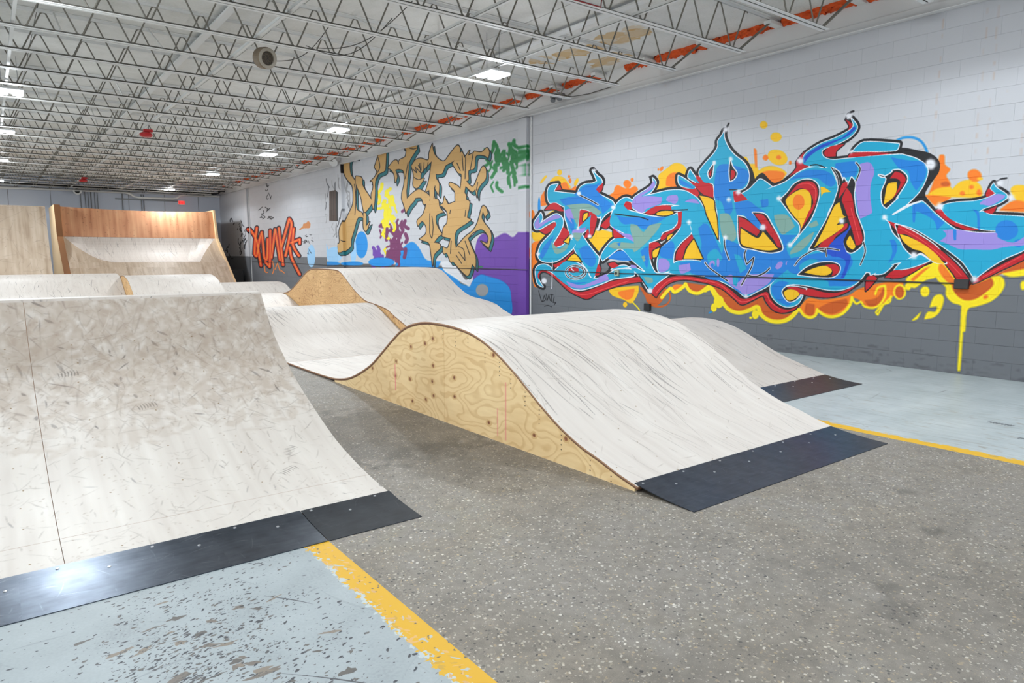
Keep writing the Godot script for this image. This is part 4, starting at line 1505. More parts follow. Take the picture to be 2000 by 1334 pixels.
	part("lamp_heads", st, m.grey_metal, o)
	st = tool()
	tube(st, [Vector3(9.5, 4.69, -10.8), Vector3(9.56, 4.63, -10.6), Vector3(9.62, 4.62, -10.2), Vector3(9.64, 4.64, -9.6)], 0.008, 5)
	part("cable", st, m.grille, o)
	o = thing("emergency_light", "white emergency light at the wall head above the gold lettering", "light", Vector3(9.5, 4.60, -22.3))
	st = tool()
	lathe(st, Vector3(9.46, 4.58, -22.3), Vector3(-0.5, -0.5, 0.6), [Vector2(0.0, -0.12), Vector2(0.07, -0.1), Vector2(0.15, 0.06), Vector2(0.14, 0.08), Vector2(0.0, 0.07)], 18)
	part("lamp_head", st, m.white_paint, o)
	st = tool()
	box(st, Vector3(9.50, 4.60, -22.4), Vector3(9.66, 4.70, -22.2), 0.01)
	part("case", st, m.white_paint, o)
	# back wall: pipes, conduits, exit sign
	st = tool()
	var zp := BACK_Z + 0.3
	tube(st, [Vector3(LEFT_X + 0.1, 4.30, zp), Vector3(0.66, 4.35, zp), Vector3(3.46, 4.39, zp), Vector3(5.41, 4.39, zp), Vector3(5.6, 4.33, zp), Vector3(5.75, 4.22, zp), Vector3(5.95, 4.18, zp), Vector3(7.45, 4.20, zp), Vector3(7.62, 4.24, zp), Vector3(7.75, 4.36, zp), Vector3(7.95, 4.40, zp), Vector3(9.6, 4.41, zp)], 0.05, 10)
	o = thing("pipe", "pale pipe with a round mouth and a dropped bend along the back wall", "pipe", Vector3(3.47, 4.36, -37.2))
	part("run", st, m.chord, o)
	st = tool()
	lathe(st, Vector3(3.47, 4.36, -37.38), Vector3.BACK, [Vector2(0.13, 0.0), Vector2(0.13, 0.25), Vector2(0.17, 0.25), Vector2(0.17, 0.29), Vector2(0.11, 0.29), Vector2(0.11, 0.05)], 24)
	part("collar", st, m.chord, o)
	st = tool()
	lathe(st, Vector3(3.47, 4.36, -37.38), Vector3.BACK, [Vector2(0.11, 0.05), Vector2(0.0, 0.05)], 24)
	part("mouth", st, m.grille, o)
	st = tool()
	tube(st, [Vector3(LEFT_X + 0.1, 4.50, zp + 0.9), Vector3(0.66, 4.47, zp + 0.9), Vector3(5.2, 4.45, zp + 0.9), Vector3(9.1, 4.45, zp + 0.9), Vector3(9.3, 4.50, zp + 0.9), Vector3(9.42, 4.62, zp + 0.9), Vector3(9.66, 4.63, zp + 0.9)], 0.06, 10)
	alone("pipe", st, m.black, "black pipe under the joists along the back wall", "pipe")
	for x in [3.61, 3.79, 3.91, 4.03, 4.17, 4.28, 5.3, 6.1, 6.2]:
		st = tool()
		tube(st, [Vector3(x, 0.02, BACK_Z + 0.04), Vector3(x, 4.36, BACK_Z + 0.04)], 0.016 if x < 5.0 else 0.024, 6)
		alone("wall_pipe", st, m.grey_metal, "upright grey conduit on the back wall behind the tall ramp", "conduit", "upright conduits on the back wall")
	st = tool()
	box(st, Vector3(5.0, 4.08, BACK_Z), Vector3(7.7, 4.14, BACK_Z + 0.06), 0.005)
	alone("wall_duct", st, m.grey_metal, "grey cable duct on the back wall leading to the exit sign", "duct")
	o = thing("exit_sign", "small glowing red exit sign on the back wall", "sign", Vector3(7.87, 4.04, BACK_Z + 0.05))
	st = tool()
	box(st, Vector3(7.70, 3.94, BACK_Z), Vector3(8.04, 4.15, BACK_Z + 0.06), 0.008)
	part("case", st, m.white_paint, o)
	var face := mat(rgb(230, 60, 60), 0.5)
	face.emission_enabled = true
	face.emission = rgb(255, 96, 92)
	face.emission_energy_multiplier = 1.6
	st = tool()
	box(st, Vector3(7.72, 3.96, BACK_Z + 0.06), Vector3(8.02, 4.13, BACK_Z + 0.064))
	var lit := part("lit_face", st, face, o)
	var tm := TextMesh.new()
	tm.text = "EXIT"
	tm.font_size = 32
	tm.pixel_size = 0.0040
	tm.depth = 0.004
	var ti := MeshInstance3D.new()
	ti.name = "letters"
	ti.mesh = tm
	ti.set_surface_override_material(0, mat(rgb(120, 10, 16), 0.5))
	lit.add_child(ti)
	ti.position = Vector3(7.87, 4.045, BACK_Z + 0.067)
	var ol := OmniLight3D.new()
	ol.name = "sign_glow"
	ol.light_color = rgb(255, 60, 60)
	ol.light_energy = 0.05
	ol.omni_range = 40.0
	ol.shadow_enabled = true
	o.add_child(ol)
	ol.position = Vector3(7.87, 4.045, BACK_Z + 0.12) - o.position
	# dark cabinet in the corner between the tall ramp and the wall
	o = thing("cabinet", "black cabinet in the corner between the tall ramp and the block wall", "cabinet", Vector3(9.2, 0, -33.4))
	st = tool()
	box(st, Vector3(8.75, 0.0, -34.3), Vector3(9.45, 0.80, -33.1), 0.015)
	part("body", st, m.black, o)
	st = tool()
	box(st, Vector3(8.80, 0.06, -33.1), Vector3(9.40, 0.74, -33.085), 0.005)
	part("door", st, m.black, o)

# paint on the block wall: colours, outlines in 5 mm steps along the wall (-z) and up (y), and the order they were sprayed in [kind, colour, width along, width up, outline]
const PAINT := [[226, 226, 232], [14, 14, 20], [8, 158, 196], [6, 120, 205], [10, 70, 190], [150, 132, 208], [122, 160, 150], [188, 8, 26], [120, 8, 24], [226, 70, 70], [238, 186, 8], [238, 120, 14], [196, 84, 8], [244, 218, 8], [192, 152, 92], [12, 104, 112], [104, 60, 158], [28, 122, 60], [112, 42, 92], [228, 212, 24], [96, 98, 104], [214, 214, 218], [72, 54, 44], [150, 196, 232], [0, 134, 210], [150, 150, 152], [196, 128, 76], [214, 52, 22], [240, 132, 50], [196, 150, 118]]
const OUTLINES := [
	[2317,617,2329,610,2340,606,2346,606,2346,610,2341,617,2330,625,2318,632,2308,636,2302,635,2301,631,2307,625],
	[2204,639,2206,634,2211,630,2218,629,2226,631,2232,636,2234,642,2232,647,2226,651,2219,652,2211,650,2206,645],
	[2284,606,2249,626,2191,616,2144,571,2218,583],
	[2341,508,2339,551,2295,580,2262,546,2276,516],
	[2218,592,2178,597,2151,568,2118,578,2110,562,2137,554,2211,567],
	[2152,618,2153,615,2156,613,2159,612,2163,614,2166,616,2167,619,2166,622,2163,624,2159,625,2156,623,2153,621],
	[2144,600,2145,595,2148,592,2153,591,2158,593,2161,597,2162,601,2161,606,2158,609,2153,610,2149,609,2145,605],
	[2106,589,2113,582,2119,579,2125,578,2128,582,2128,588,2124,596,2118,602,2111,606,2105,606,2102,603,2102,596],
	[2383,475,2385,466,2393,459,2402,456,2412,460,2420,467,2422,477,2420,487,2412,494,2403,496,2393,493,2386,485],
	[2402,514,2403,509,2406,506,2409,505,2413,506,2416,510,2417,514,2416,519,2413,522,2410,523,2406,522,2403,518],
	[2343,506,2344,485,2347,470,2352,465,2356,470,2359,486,2361,507,2360,527,2357,542,2352,548,2348,542,2344,526],
	[1939,525,1904,537,1885,562,1848,549,1815,542,1814,505,1875,507],
	[1899,549,1882,561,1843,540,1794,552,1777,538,1814,513,1864,506,1898,508],
	[1816,568,1813,560,1815,553,1822,548,1831,547,1841,551,1848,557,1852,564,1850,572,1843,576,1834,577,1824,574],
	[1801,575,1802,572,1804,570,1808,569,1812,570,1815,573,1816,577,1815,580,1812,582,1808,583,1805,582,1802,579],
	[1662,599,1665,596,1669,595,1673,595,1676,598,1676,602,1674,606,1670,609,1666,610,1662,610,1660,607,1660,603],
	[1678,601,1679,599,1680,598,1682,597,1684,598,1686,600,1686,602,1686,604,1685,605,1683,606,1681,605,1679,603],
	[1698,534,1676,553,1682,580,1648,599,1610,616,1570,604,1550,572,1558,540,1588,529,1636,525],
	[1646,541,1642,572,1609,585,1571,570,1584,533],
	[2402,399,2344,395,2279,409,2314,366,2373,357,2396,370],
	[2422,321,2388,354,2332,360,2354,297,2365,254,2372,226,2376,183,2353,155,2385,161,2403,225,2418,287],
	[2053,362,1995,397,1895,382,1877,367,1946,341,1987,312,2025,334],
	[2329,445,2293,473,2248,487,2237,473,2286,457],
	[1254,694,1255,689,1260,685,1266,685,1273,687,1278,692,1280,698,1278,703,1274,706,1267,707,1261,704,1256,700],
	[1204,651,1207,645,1213,641,1222,640,1232,643,1239,649,1242,656,1239,663,1233,667,1224,667,1214,664,1207,658],
	[1182,579,1190,571,1205,569,1222,573,1237,583,1247,595,1247,607,1239,615,1224,616,1207,612,1192,603,1183,590],
	[1245,595,1246,591,1250,588,1254,587,1259,589,1263,592,1265,597,1263,601,1260,604,1255,605,1251,603,1247,599],
	[1167,572,1168,569,1169,567,1172,567,1174,568,1176,570,1176,573,1176,575,1174,577,1172,578,1170,577,1168,575],
	[1202,591,1203,588,1206,586,1210,586,1214,587,1218,590,1219,593,1218,596,1215,598,1211,599,1207,597,1204,595],
	[1345,606,1323,605,1311,584,1289,579,1277,556,1281,533,1308,531],
	[1280,557,1256,568,1225,567,1193,553,1181,542,1212,514,1263,541],
	[1274,549,1245,556,1198,549,1186,539,1212,514,1254,536],
	[1298,629,1288,623,1283,571,1290,572],
	[763,549,752,547,749,525,736,511,744,497,735,481,733,469,755,448,785,446,772,486],
	[784,452,763,466,733,468,728,461,712,478,687,481,668,468,661,447,667,437,726,442,761,441],
	[791,452,762,449,728,442,753,423,766,424],
	[667,481,672,477,679,476,687,479,693,485,696,493,695,501,690,505,683,506,675,503,669,497,666,489],
	[663,482,664,480,666,479,669,479,672,480,674,481,675,483,674,485,672,486,669,486,666,485,664,484],
	[734,475,735,472,739,470,744,470,749,471,753,473,755,477,754,480,750,481,745,482,740,481,736,478],
	[680,463,681,461,683,459,685,459,688,459,690,462,691,464,690,467,689,468,686,469,683,468,681,466],
	[663,449,663,445,665,442,668,442,670,443,673,446,674,450,673,454,671,457,669,458,666,456,664,453],
	[699,450,699,447,701,445,704,445,707,446,710,448,711,451,710,453,708,455,705,456,702,455,700,453],
	[603,452,592,461,569,453,566,414,593,430],
	[623,404,595,426,566,417,564,397],
	[761,278,741,286,720,263,699,234,676,224,627,246,605,247,598,227,606,205,624,186,652,173,669,167,673,149,673,109,679,108,682,149,687,172,707,179,723,196,726,218,747,237],
	[711,223,694,237,660,230,627,245,621,228,635,209,657,191,680,187,700,200],
	[741,282,703,232,710,223,729,237,745,262],
	[631,201,630,198,631,195,633,193,635,192,638,192,640,194,640,196,640,199,638,201,635,202,633,202],
	[821,237,786,268,755,280,747,245,774,233,797,213,810,217],
	[810,235,781,262,764,270,788,246,802,231],
	[762,205,763,198,766,193,772,191,778,192,782,197,784,204,783,211,779,216,774,218,768,217,764,212],
	[759,164,751,192,735,199,727,187,732,159,747,139,770,132,763,152,745,154,742,168],
	[801,126,778,153,786,132],
	[555,228,556,223,557,219,560,217,563,218,565,222,566,228,566,233,564,237,562,239,559,237,556,233],
	[630,245,598,265,560,289,558,266,582,261,605,254],
	[607,255,559,267,557,251,587,247],
	[1123,133,1093,171,1048,169,975,184,943,205,873,226,828,226,826,195,853,187,885,162,914,153,936,171,960,177,972,150,1006,128,1038,126,1062,137,1074,119,1103,119],
	[1101,132,1097,157,1071,154,1072,126,1087,120],
	[1061,142,1028,161,977,176,975,157,1006,132,1036,131],
	[927,174,893,183,877,213,875,195,887,167,912,157],
	[1436,195,1396,190,1356,166,1317,136,1278,150,1246,167,1229,143,1196,124,1157,119,1125,138,1137,116,1164,101,1200,98,1238,109,1259,134,1288,124,1325,115,1363,122,1392,149,1422,176],
	[1463,178,1438,187,1416,166,1391,142,1366,120,1327,112,1288,123,1260,135,1247,113,1224,98,1194,93,1163,99,1139,115,1125,135],
	[1116,136,1103,120,1082,114,1066,123,1062,139,1041,125,1015,121,986,133,966,159,962,179],
	[962,179,949,163,936,169,926,157,902,154,885,164,872,188,874,216,892,210,898,192],
	[855,187,874,165,888,136,893,143,878,163,859,173,857,188],
	[819,201,820,191,826,183,834,180,842,182,849,190,852,200,850,211,845,218,837,222,828,219,822,212],
	[824,201,825,193,828,187,834,184,840,186,845,192,847,200,846,208,842,214,836,216,830,214,826,208],
	[807,216,808,211,811,207,814,206,818,207,821,210,823,216,822,221,819,224,816,226,812,225,809,221],
	[1386,144,1388,134,1395,126,1405,122,1415,125,1423,132,1426,142,1424,153,1417,161,1407,164,1397,162,1389,155],
	[1413,124,1414,116,1418,111,1424,108,1430,110,1435,115,1437,122,1435,130,1431,135,1425,137,1419,136,1415,131],
	[1254,111,1255,104,1260,98,1266,96,1272,97,1277,102,1279,110,1278,117,1273,123,1267,125,1261,124,1256,119],
	[1277,99,1278,97,1280,96,1282,95,1285,95,1287,96,1288,98,1288,100,1286,102,1283,103,1280,102,1278,101],
	[1430,110,1430,108,1433,106,1437,103,1441,102,1444,101,1446,102,1446,103,1443,106,1439,108,1435,110,1431,110],
	[1924,167,1816,180,1764,184,1765,157,1797,117,1842,128,1900,141],
	[1866,157,1783,173,1793,140,1825,128,1865,145],
	[1761,182,1708,164,1677,146,1638,180,1625,164,1671,115,1712,126],
	[1819,110,1821,105,1825,100,1830,99,1836,100,1840,103,1842,109,1840,114,1836,118,1831,120,1825,119,1821,115],
	[1611,149,1618,131,1637,117,1665,111,1694,114,1716,126,1724,143,1717,162,1696,175,1668,181,1640,178,1619,166,1611,149],
	[1545,203,1452,195,1487,172,1528,177],
	[1615,174,1594,194,1554,195,1584,169],
	[1651,145,1613,180,1593,167,1556,187,1546,198,1528,175,1491,168,1455,189,1443,197,1429,172,1411,148],
	[683,169,681,105,680,11],
	[1792,120,1770,105,1756,93],
	[873,597,854,603,831,601,812,591,800,576,793,560],
	[2283,521,2296,560,2280,590,2230,594,2257,565,2190,555,2098,540,1985,496,1967,458,1984,445,2028,472,2091,486,2183,497,2238,518],
	[2098,542,2095,567,2061,580,2018,580,1994,587,2007,609,2022,631,1994,607,1973,593,1969,574,2008,561,1993,541,1950,522,1909,503,1896,482,1908,470,1937,459,1966,436,1980,405,1967,456,1988,496,2047,519],
	[2186,497,2091,486,2102,406,2079,382,2044,345,1993,301,1978,285,2001,212,2016,207,2042,239,2074,267,2124,326,2114,341,2147,377,2168,426,2182,453],
	[2102,406,2026,457,2030,427,2032,376,2039,404,2070,388,2082,384],
	[2377,412,2385,440,2352,469,2341,480,2329,457,2350,432,2286,457,2237,470,2202,454,2194,427,2215,392,2257,347,2246,333,2201,335,2147,363,2117,345,2120,335,2160,306,2228,274,2284,267,2335,274,2358,297,2336,344,2271,388,2235,428,2251,441,2300,426,2344,411],
	[2376,226,2357,250,2313,257,2273,246,2252,228,2193,266,2146,273,2093,262,2048,237,2022,207,1955,209,1879,242,1790,243,1790,221,1896,206,1954,187,2040,163,2091,156,2144,163,2213,193,2262,223,2313,234,2350,224,2358,198,2323,159,2361,174],
	[1897,478,1864,506,1831,512,1793,493,1836,498,1849,485,1824,466,1780,454,1717,439,1657,433,1611,438,1592,443,1588,417,1611,392,1655,378,1666,359,1699,348,1729,339,1773,305,1754,278,1726,234,1758,254,1802,281,1859,322,1916,297,1956,276,1966,293,1940,327,1894,359,1838,362,1799,349,1838,378,1919,417],
	[1808,485,1798,508,1772,522,1731,538,1706,555,1709,574,1693,558,1700,540,1720,522,1756,513,1710,516,1636,524,1578,521,1541,509,1504,485,1471,441,1423,358,1397,308,1394,231,1418,237,1450,255,1469,272,1488,305,1517,352,1537,404,1529,375,1571,342,1599,309,1602,271,1588,267,1616,244,1655,234,1673,245,1676,278,1662,317,1629,343,1592,372,1574,398,1571,449,1614,455,1621,467,1579,469,1644,477,1698,471,1744,454,1775,459,1802,473],
	[1773,305,1729,339,1717,342,1718,317,1712,278,1701,255,1685,235,1670,232,1726,232,1748,266],
	[1597,271,1560,279,1509,279,1464,271,1418,241,1402,223,1462,227,1530,231,1577,228,1625,237,1616,244],
	[1908,241,1880,252,1829,257,1763,222,1711,168,1673,197,1615,233,1726,234,1801,253],
	[1592,572,1571,562,1517,529,1526,521,1584,540],
	[1542,587,1500,537,1548,561],
	[1410,698,1409,676,1393,645,1369,618,1331,588,1314,560,1312,531,1324,511,1346,505,1368,502,1362,470,1355,443,1347,410,1335,333,1391,353,1399,298,1414,366,1423,429,1440,497,1446,532,1482,540,1500,562,1502,580,1475,607,1446,631,1432,652,1432,669,1418,684],
	[1334,493,1307,505,1289,520,1268,532,1229,506,1253,498,1191,514,1159,532,1148,539,1122,549,1091,552,1066,546,1043,546,1026,521,1020,495,1026,460,1046,421,1052,394,1077,346,1096,317,1140,267,1167,250,1227,203,1266,183,1304,166,1337,185,1388,208,1449,226,1478,236,1480,288,1467,411,1433,354,1399,298,1391,353,1335,333,1347,410,1362,467,1311,472],
	[1140,266,1167,250,1194,228,1214,209,1218,194,1212,173,1192,153,1166,142,1141,144,1121,156,1110,178,1134,160,1157,159,1173,172,1176,189,1164,206,1142,211,1141,211,1103,209,1037,199,1000,199,967,210,942,230,920,265,914,244,857,275,839,306,840,329,865,358,887,394,957,397,940,344,946,325,968,307,985,311,1006,297,1044,302,1096,312],
	[994,673,980,656,977,644,986,631,1002,620,1035,608,1066,602,1075,592,1067,577,1042,567,998,566,952,566,856,561,847,558,818,546,795,528,788,512,792,489,805,461,838,426,866,405,871,391,887,397,865,358,840,329,841,326,808,298,834,281,857,275,918,251,945,274,940,344,957,397,969,440,975,496,995,504,1015,525,1041,544,1063,549,1112,557,1129,564,1133,579,1120,597,1080,616,1036,627,998,642,987,654],
	[866,404,801,436,788,430,759,400,716,364,686,356,653,352,600,354,562,369,558,319,600,292,630,270,662,240,689,279,716,303,754,331,811,367,870,387,887,397],
	[749,419,739,426,717,429,675,430,646,437,632,445,644,457,639,469,632,458,612,442,609,433,626,421,657,410,667,401,657,404,640,395,563,385,562,361,581,360,601,358,637,358,670,365,722,385,741,403],
	[956,605,863,589,870,573,985,584],
	[1040,321,1019,345,986,370,982,385,1002,394,990,396,977,379,988,356,996,335,987,311,1006,297,1044,302],
	[853,258,834,281,801,295,788,298,767,284,795,272,823,263],
	[903,246,883,267,857,272,879,250],
	[887,573,854,578,816,567,784,555,763,534,761,509,774,486,790,456,779,436,761,414,790,432,816,440,803,461,790,489,788,512,795,530,818,548,847,560,886,564],
	[1315,584,1299,563,1289,534,1279,545,1261,550,1217,516,1160,548,1158,527,1227,506,1268,532,1307,505,1334,493,1346,505,1324,513,1314,536],
	[990,692,1006,687,1010,671],
	[613,479,627,477,639,467],
	[1724,579,1704,572,1698,556],
	[1394,718,1410,693],
	[2002,557,1961,578,1966,551,1989,539],
	[2087,479,2046,473,1994,453,2002,403,2019,374,2063,366,2027,451,2099,410,2093,458],
	[2351,404,2286,424,2242,437,2240,419,2286,393,2314,389],
	[2192,413,2151,390,2191,346,2241,332,2253,345,2215,383],
	[2120,319,2146,284,2193,261,2241,245,2256,256,2200,272,2146,302],
	[2249,568,2218,590,2204,569],
	[2315,490,2273,515,2231,513,2189,480,2217,481,2258,490],
	[2368,226,2328,234,2262,219,2192,184,2117,151,2065,148,1990,168,1896,198,1741,220,1738,200,1805,192,1895,173,1984,144,2039,120,2091,128,2157,149,2255,205,2320,226,2348,212,2351,179,2366,198],
	[1993,267,1968,251,1973,221,2001,216],
	[1972,411,1948,431,1908,454,1902,433,1936,401],
	[1781,377,1744,348,1755,332],
	[1730,348,1715,368,1679,382,1689,362],
	[1901,400,1860,375,1831,353,1894,363],
	[1848,322,1809,330,1792,317,1798,305,1773,301,1759,264,1791,281],
	[1926,264,1892,270,1868,256,1903,247],
	[1738,454,1698,471,1648,474,1619,468,1611,455,1667,458,1702,444,1733,447],
	[1590,447,1571,449,1574,398,1601,384,1630,362,1659,349,1664,363,1640,377,1602,391,1588,413],
	[1714,340,1678,344,1662,332,1688,321,1699,286,1712,282,1719,321],
	[1593,282,1589,309,1562,342,1517,374,1517,356,1552,320,1560,283],
	[1849,483,1836,498,1811,491,1805,469,1830,468],
	[1705,162,1673,193,1624,217,1576,224,1520,224,1462,215,1405,205,1405,195,1484,207,1557,212,1614,199,1657,170,1677,144],
	[1584,534,1546,524,1515,522,1498,501,1509,495,1541,512],
	[1543,549,1502,535,1514,567,1476,544,1446,523,1444,485,1465,489,1496,509],
	[1514,570,1494,544,1472,527,1446,518,1443,485,1470,496,1496,510,1516,541],
	[1367,501,1346,500,1312,473,1339,467,1360,470],
	[764,410,752,415,737,397,713,379,687,367,660,360,686,359,711,369,732,381],
	[654,445,649,459,635,445,651,437],
	[656,403,628,415,636,398],
	[990,579,941,577,874,566,929,566,998,568],
	[1067,591,1049,605,1010,606,1031,590,1032,576,1060,578],
	[1011,673,995,662,991,650,1003,642,999,654],
	[1152,574,1128,600,1133,579,1128,563,1112,557,1175,532,1152,554],
	[879,390,844,377,850,378,811,359,753,319,715,286,687,256,671,233,676,224,697,233,713,255,751,299,800,335,829,352,851,356,850,358],
	[666,228,656,243,614,272,562,305,560,291,613,259,652,234],
	[861,250,850,254,804,265,769,280,812,249,837,238,860,236],
	[925,235,908,243,896,235,911,214,925,199],
	[876,238,856,257,834,258,833,239],
	[1474,217,1458,216,1412,210,1366,188,1318,158,1274,167,1231,184,1216,163,1192,141,1155,133,1122,147,1137,132,1175,122,1207,130,1232,155,1244,171,1278,155,1317,139,1347,156,1396,187,1474,208],
	[1160,199,1141,206,1089,200,1037,190,995,194,953,214,975,195,1019,178,1062,176,1107,181,1140,193],
	[2130,542,2061,575,1999,575,1970,585,1999,554,1950,517,1903,490,1961,456,1985,495,2047,519],
	[2217,530,2098,535,1991,495,1973,469,2047,490,2176,501],
	[2182,471,2149,465,2122,424,2134,390,2162,426],
	[2186,480,2149,487,2122,442,2149,451,2135,425,2169,452],
	[2176,503,2047,502,1967,465,1991,453,2046,477,2091,483,2102,411,2129,451,2149,487],
	[2135,398,2083,399,2076,380,2101,354,2128,372],
	[2138,385,2131,400,2054,409,2070,388,2121,389],
	[2267,356,2214,324,2147,363,2173,319,2235,302,2260,329],
	[2375,414,2381,439,2350,465,2350,432,2286,456,2237,468,2204,454,2251,447,2300,437,2351,415],
	[2350,297,2314,339,2250,383,2285,329,2328,283],
	[2094,319,2044,336,1993,284,2017,250,2068,275],
	[2171,189,2079,175,1991,199,1931,218,1919,201,1991,182,2078,161,2144,168],
	[2227,210,2144,186,2041,189,2105,178,2178,194],
	[1985,208,1931,226,1943,200],
	[1885,449,1818,438,1717,437,1642,430,1691,409,1742,392,1795,413,1850,415],
	[1812,413,1779,408,1747,383,1716,406,1662,412,1680,386,1735,340,1787,309,1803,321,1893,322,1928,331,1894,347,1792,341,1811,390],
	[1907,409,1861,383,1810,374,1793,347,1838,365,1895,396],
	[1882,342,1860,346,1865,330],
	[1893,306,1847,314,1802,277,1858,277,1927,285],
	[1807,485,1797,507,1771,521,1736,535,1701,566,1699,541,1761,513,1709,510,1664,503,1668,481,1734,465,1754,452,1786,464],
	[1644,490,1635,505,1597,506,1590,487,1605,476],
	[1561,481,1531,490,1508,481,1497,470],
	[1671,278,1665,286,1637,284,1618,267,1625,247,1655,235,1670,247],
	[1500,388,1465,402,1428,344,1417,280,1442,273,1475,316],
	[1667,317,1619,347,1600,331,1607,286,1657,290],
	[1451,280,1426,287,1416,259,1442,258],
	[1578,271,1513,277,1464,269,1419,237,1458,229,1521,235],
	[1580,262,1531,270,1525,246,1567,233],
	[1807,261,1780,259,1777,249,1801,249],
	[1741,218,1700,215,1694,200,1720,195],
	[1760,313,1724,333,1717,286,1726,246],
	[1754,293,1739,297,1733,278,1743,274],
	[1589,560,1542,538,1524,523,1579,541],
	[1432,583,1402,592,1350,578,1315,560,1314,531,1341,507,1381,508,1366,443,1391,420,1409,470,1436,484,1441,532],
	[1416,433,1383,432,1365,409,1348,365,1359,343,1400,356,1415,414],
	[1361,465,1311,469,1277,448,1244,430,1309,431,1348,418],
	[1267,469,1240,470,1239,449,1260,445],
	[1482,406,1447,380,1401,301,1388,351,1335,332,1259,308,1190,308,1181,331,1198,361,1183,359,1138,358,1171,322,1140,271,1169,250,1227,206,1307,171,1385,210,1475,236],
	[1459,298,1426,319,1397,288,1423,263,1448,268],
	[1354,301,1330,294,1306,255,1328,239,1341,269],
	[1383,228,1359,234,1332,210,1305,235,1207,240,1227,208,1304,170,1331,185,1367,203],
	[1356,229,1335,222,1340,197,1352,204],
	[1428,265,1432,259,1438,256,1444,256,1448,259,1450,264,1449,271,1446,276,1440,280,1434,280,1430,277,1427,271],
	[1409,273,1410,266,1411,260,1414,258,1417,260,1419,266,1420,273,1420,280,1418,286,1415,288,1412,286,1410,280],
	[1184,262,1190,257,1196,255,1201,256,1204,260,1203,266,1199,272,1194,277,1187,279,1183,278,1180,274,1181,268],
	[1160,272,1163,270,1167,268,1170,269,1171,271,1170,275,1168,278,1165,281,1161,282,1159,282,1157,279,1158,276],
	[1431,264,1432,261,1434,258,1437,257,1440,258,1442,261,1443,264,1443,267,1440,270,1437,271,1434,270,1432,267],
	[1217,420,1173,418,1146,383,1168,368,1188,361,1210,394],
	[1126,340,1083,368,1095,339,1122,312,1157,300,1155,312],
	[1105,386,1080,400,1071,385,1094,378],
	[1175,519,1127,544,1070,541,1039,524,1028,500,1042,492,1063,503,1084,519,1132,525],
	[1073,494,1060,491,1040,477,1062,476,1068,464],
	[985,652,980,644,1002,627,1054,610,1084,600,1111,584,1126,566,1131,579,1110,598,1070,615,1016,626],
	[1032,556,979,556,969,541,972,518,986,515,1010,517,1031,542],
	[964,547,937,549,922,523,929,492,929,460,923,426,922,412,953,398,964,437,968,463,973,496,961,524],
	[882,557,842,545,804,537,792,520,794,493,812,464,827,488,837,517,860,527],
	[819,427,793,431,766,403,739,380,756,361,767,389,809,412,810,383,815,385],
	[680,410,665,402,660,358,665,365,669,396],
	[581,357,583,345,591,337,602,334,614,337,623,346,627,358,625,370,617,378,606,381,594,377,585,368],
	[570,326,570,322,573,318,578,317,582,318,586,322,587,326,586,331,583,334,579,336,575,334,571,331],
	[743,361,710,362,669,353,624,351,620,340,588,328,565,344,563,321,602,318,633,311,666,312,700,313,728,326,747,334,733,348],
	[719,362,711,362,710,336,715,336],
	[664,420,663,427,632,443,613,439,616,432,641,417,658,420],
	[1162,284,1108,297,1046,307,997,307,966,283,979,250,992,230,940,232,972,212,1015,210,1030,210,1036,224,1126,239,1160,251],
	[1125,267,1092,287,1065,282,1095,262,1119,249],
	[1037,326,1000,361,982,380,990,356,999,335,985,307,972,293,987,235,997,235,985,278,1006,292,1031,297],
	[870,338,857,338,849,315,858,288,870,277,861,306],
	[1211,204,1185,219,1155,215,1179,193,1172,168,1141,155,1158,145,1193,160,1212,183],
	[1382,600,1373,580,1357,559,1365,542,1380,536,1384,566],
	[1378,571,1366,567,1362,557,1368,544,1379,540],
	[1447,595,1452,558,1460,552,1467,567,1462,579],
	[1453,583,1456,557,1464,566],
	[1345,423,1314,414,1265,377,1253,383,1292,431,1249,424,1223,390,1198,352,1184,322,1188,312,1227,306,1287,317,1334,333],
	[1343,420,1313,409,1265,374,1274,358,1335,389,1335,347],
	[1285,426,1254,422,1223,385,1200,355,1188,322,1199,322,1213,343,1244,377,1266,403],
	[1332,384,1272,351,1253,372,1198,317,1232,312,1287,320,1329,335],
	[1331,435,1298,433,1253,384,1265,378,1308,410],
	[1199,466,1177,484,1157,507,1131,518,1102,516,1083,502,1076,480,1080,451,1092,415,1105,391,1158,327,1130,362,1132,389,1152,410],
	[1183,464,1152,500,1126,513,1099,510,1083,492,1081,463,1092,428,1126,374,1110,416,1093,447,1100,472,1114,487,1138,494,1172,474],
	[1180,465,1143,489,1116,489,1100,469,1099,435,1105,425,1126,374,1132,394,1152,415,1170,438],
	[1120,454,1121,443,1128,435,1137,432,1147,436,1154,444,1157,456,1155,467,1149,475,1140,477,1130,473,1123,465],
	[1042,545,1020,530,1009,504,1005,513,993,491,984,513,973,497,974,463,965,417,957,397,940,355,943,327,968,306,985,311,996,335,1017,318,1085,316,1096,317,1052,394,1032,441,1026,460,1020,495],
	[996,486,980,464,967,409,959,397,943,348,946,329,960,325,971,361,989,408,1002,439,1008,454],
	[1009,498,997,502,994,490,1018,455,1015,478],
	[1070,322,1051,343,1020,359,997,385,987,387,989,373,1019,350,1037,321],
	[1014,447,1001,410,991,406,1003,400,1019,383,1000,386,999,377,1024,358,1058,337,1083,319,1055,375,1029,436],
	[978,354,961,323,968,313,983,323,987,337],
	[1040,321,1019,345,986,370,982,382,977,377,988,356,996,335,987,311,1016,297,1044,302],
	[895,436,899,467,889,502,910,513,896,507,875,517,875,521,858,521,841,507,837,493,847,472,864,445,858,449,884,424],
	[882,427,863,460,853,488,863,499,881,501,871,515,867,518,849,510,840,493,852,470,870,446],
	[884,488,862,490,861,467,871,448,892,433,889,467],
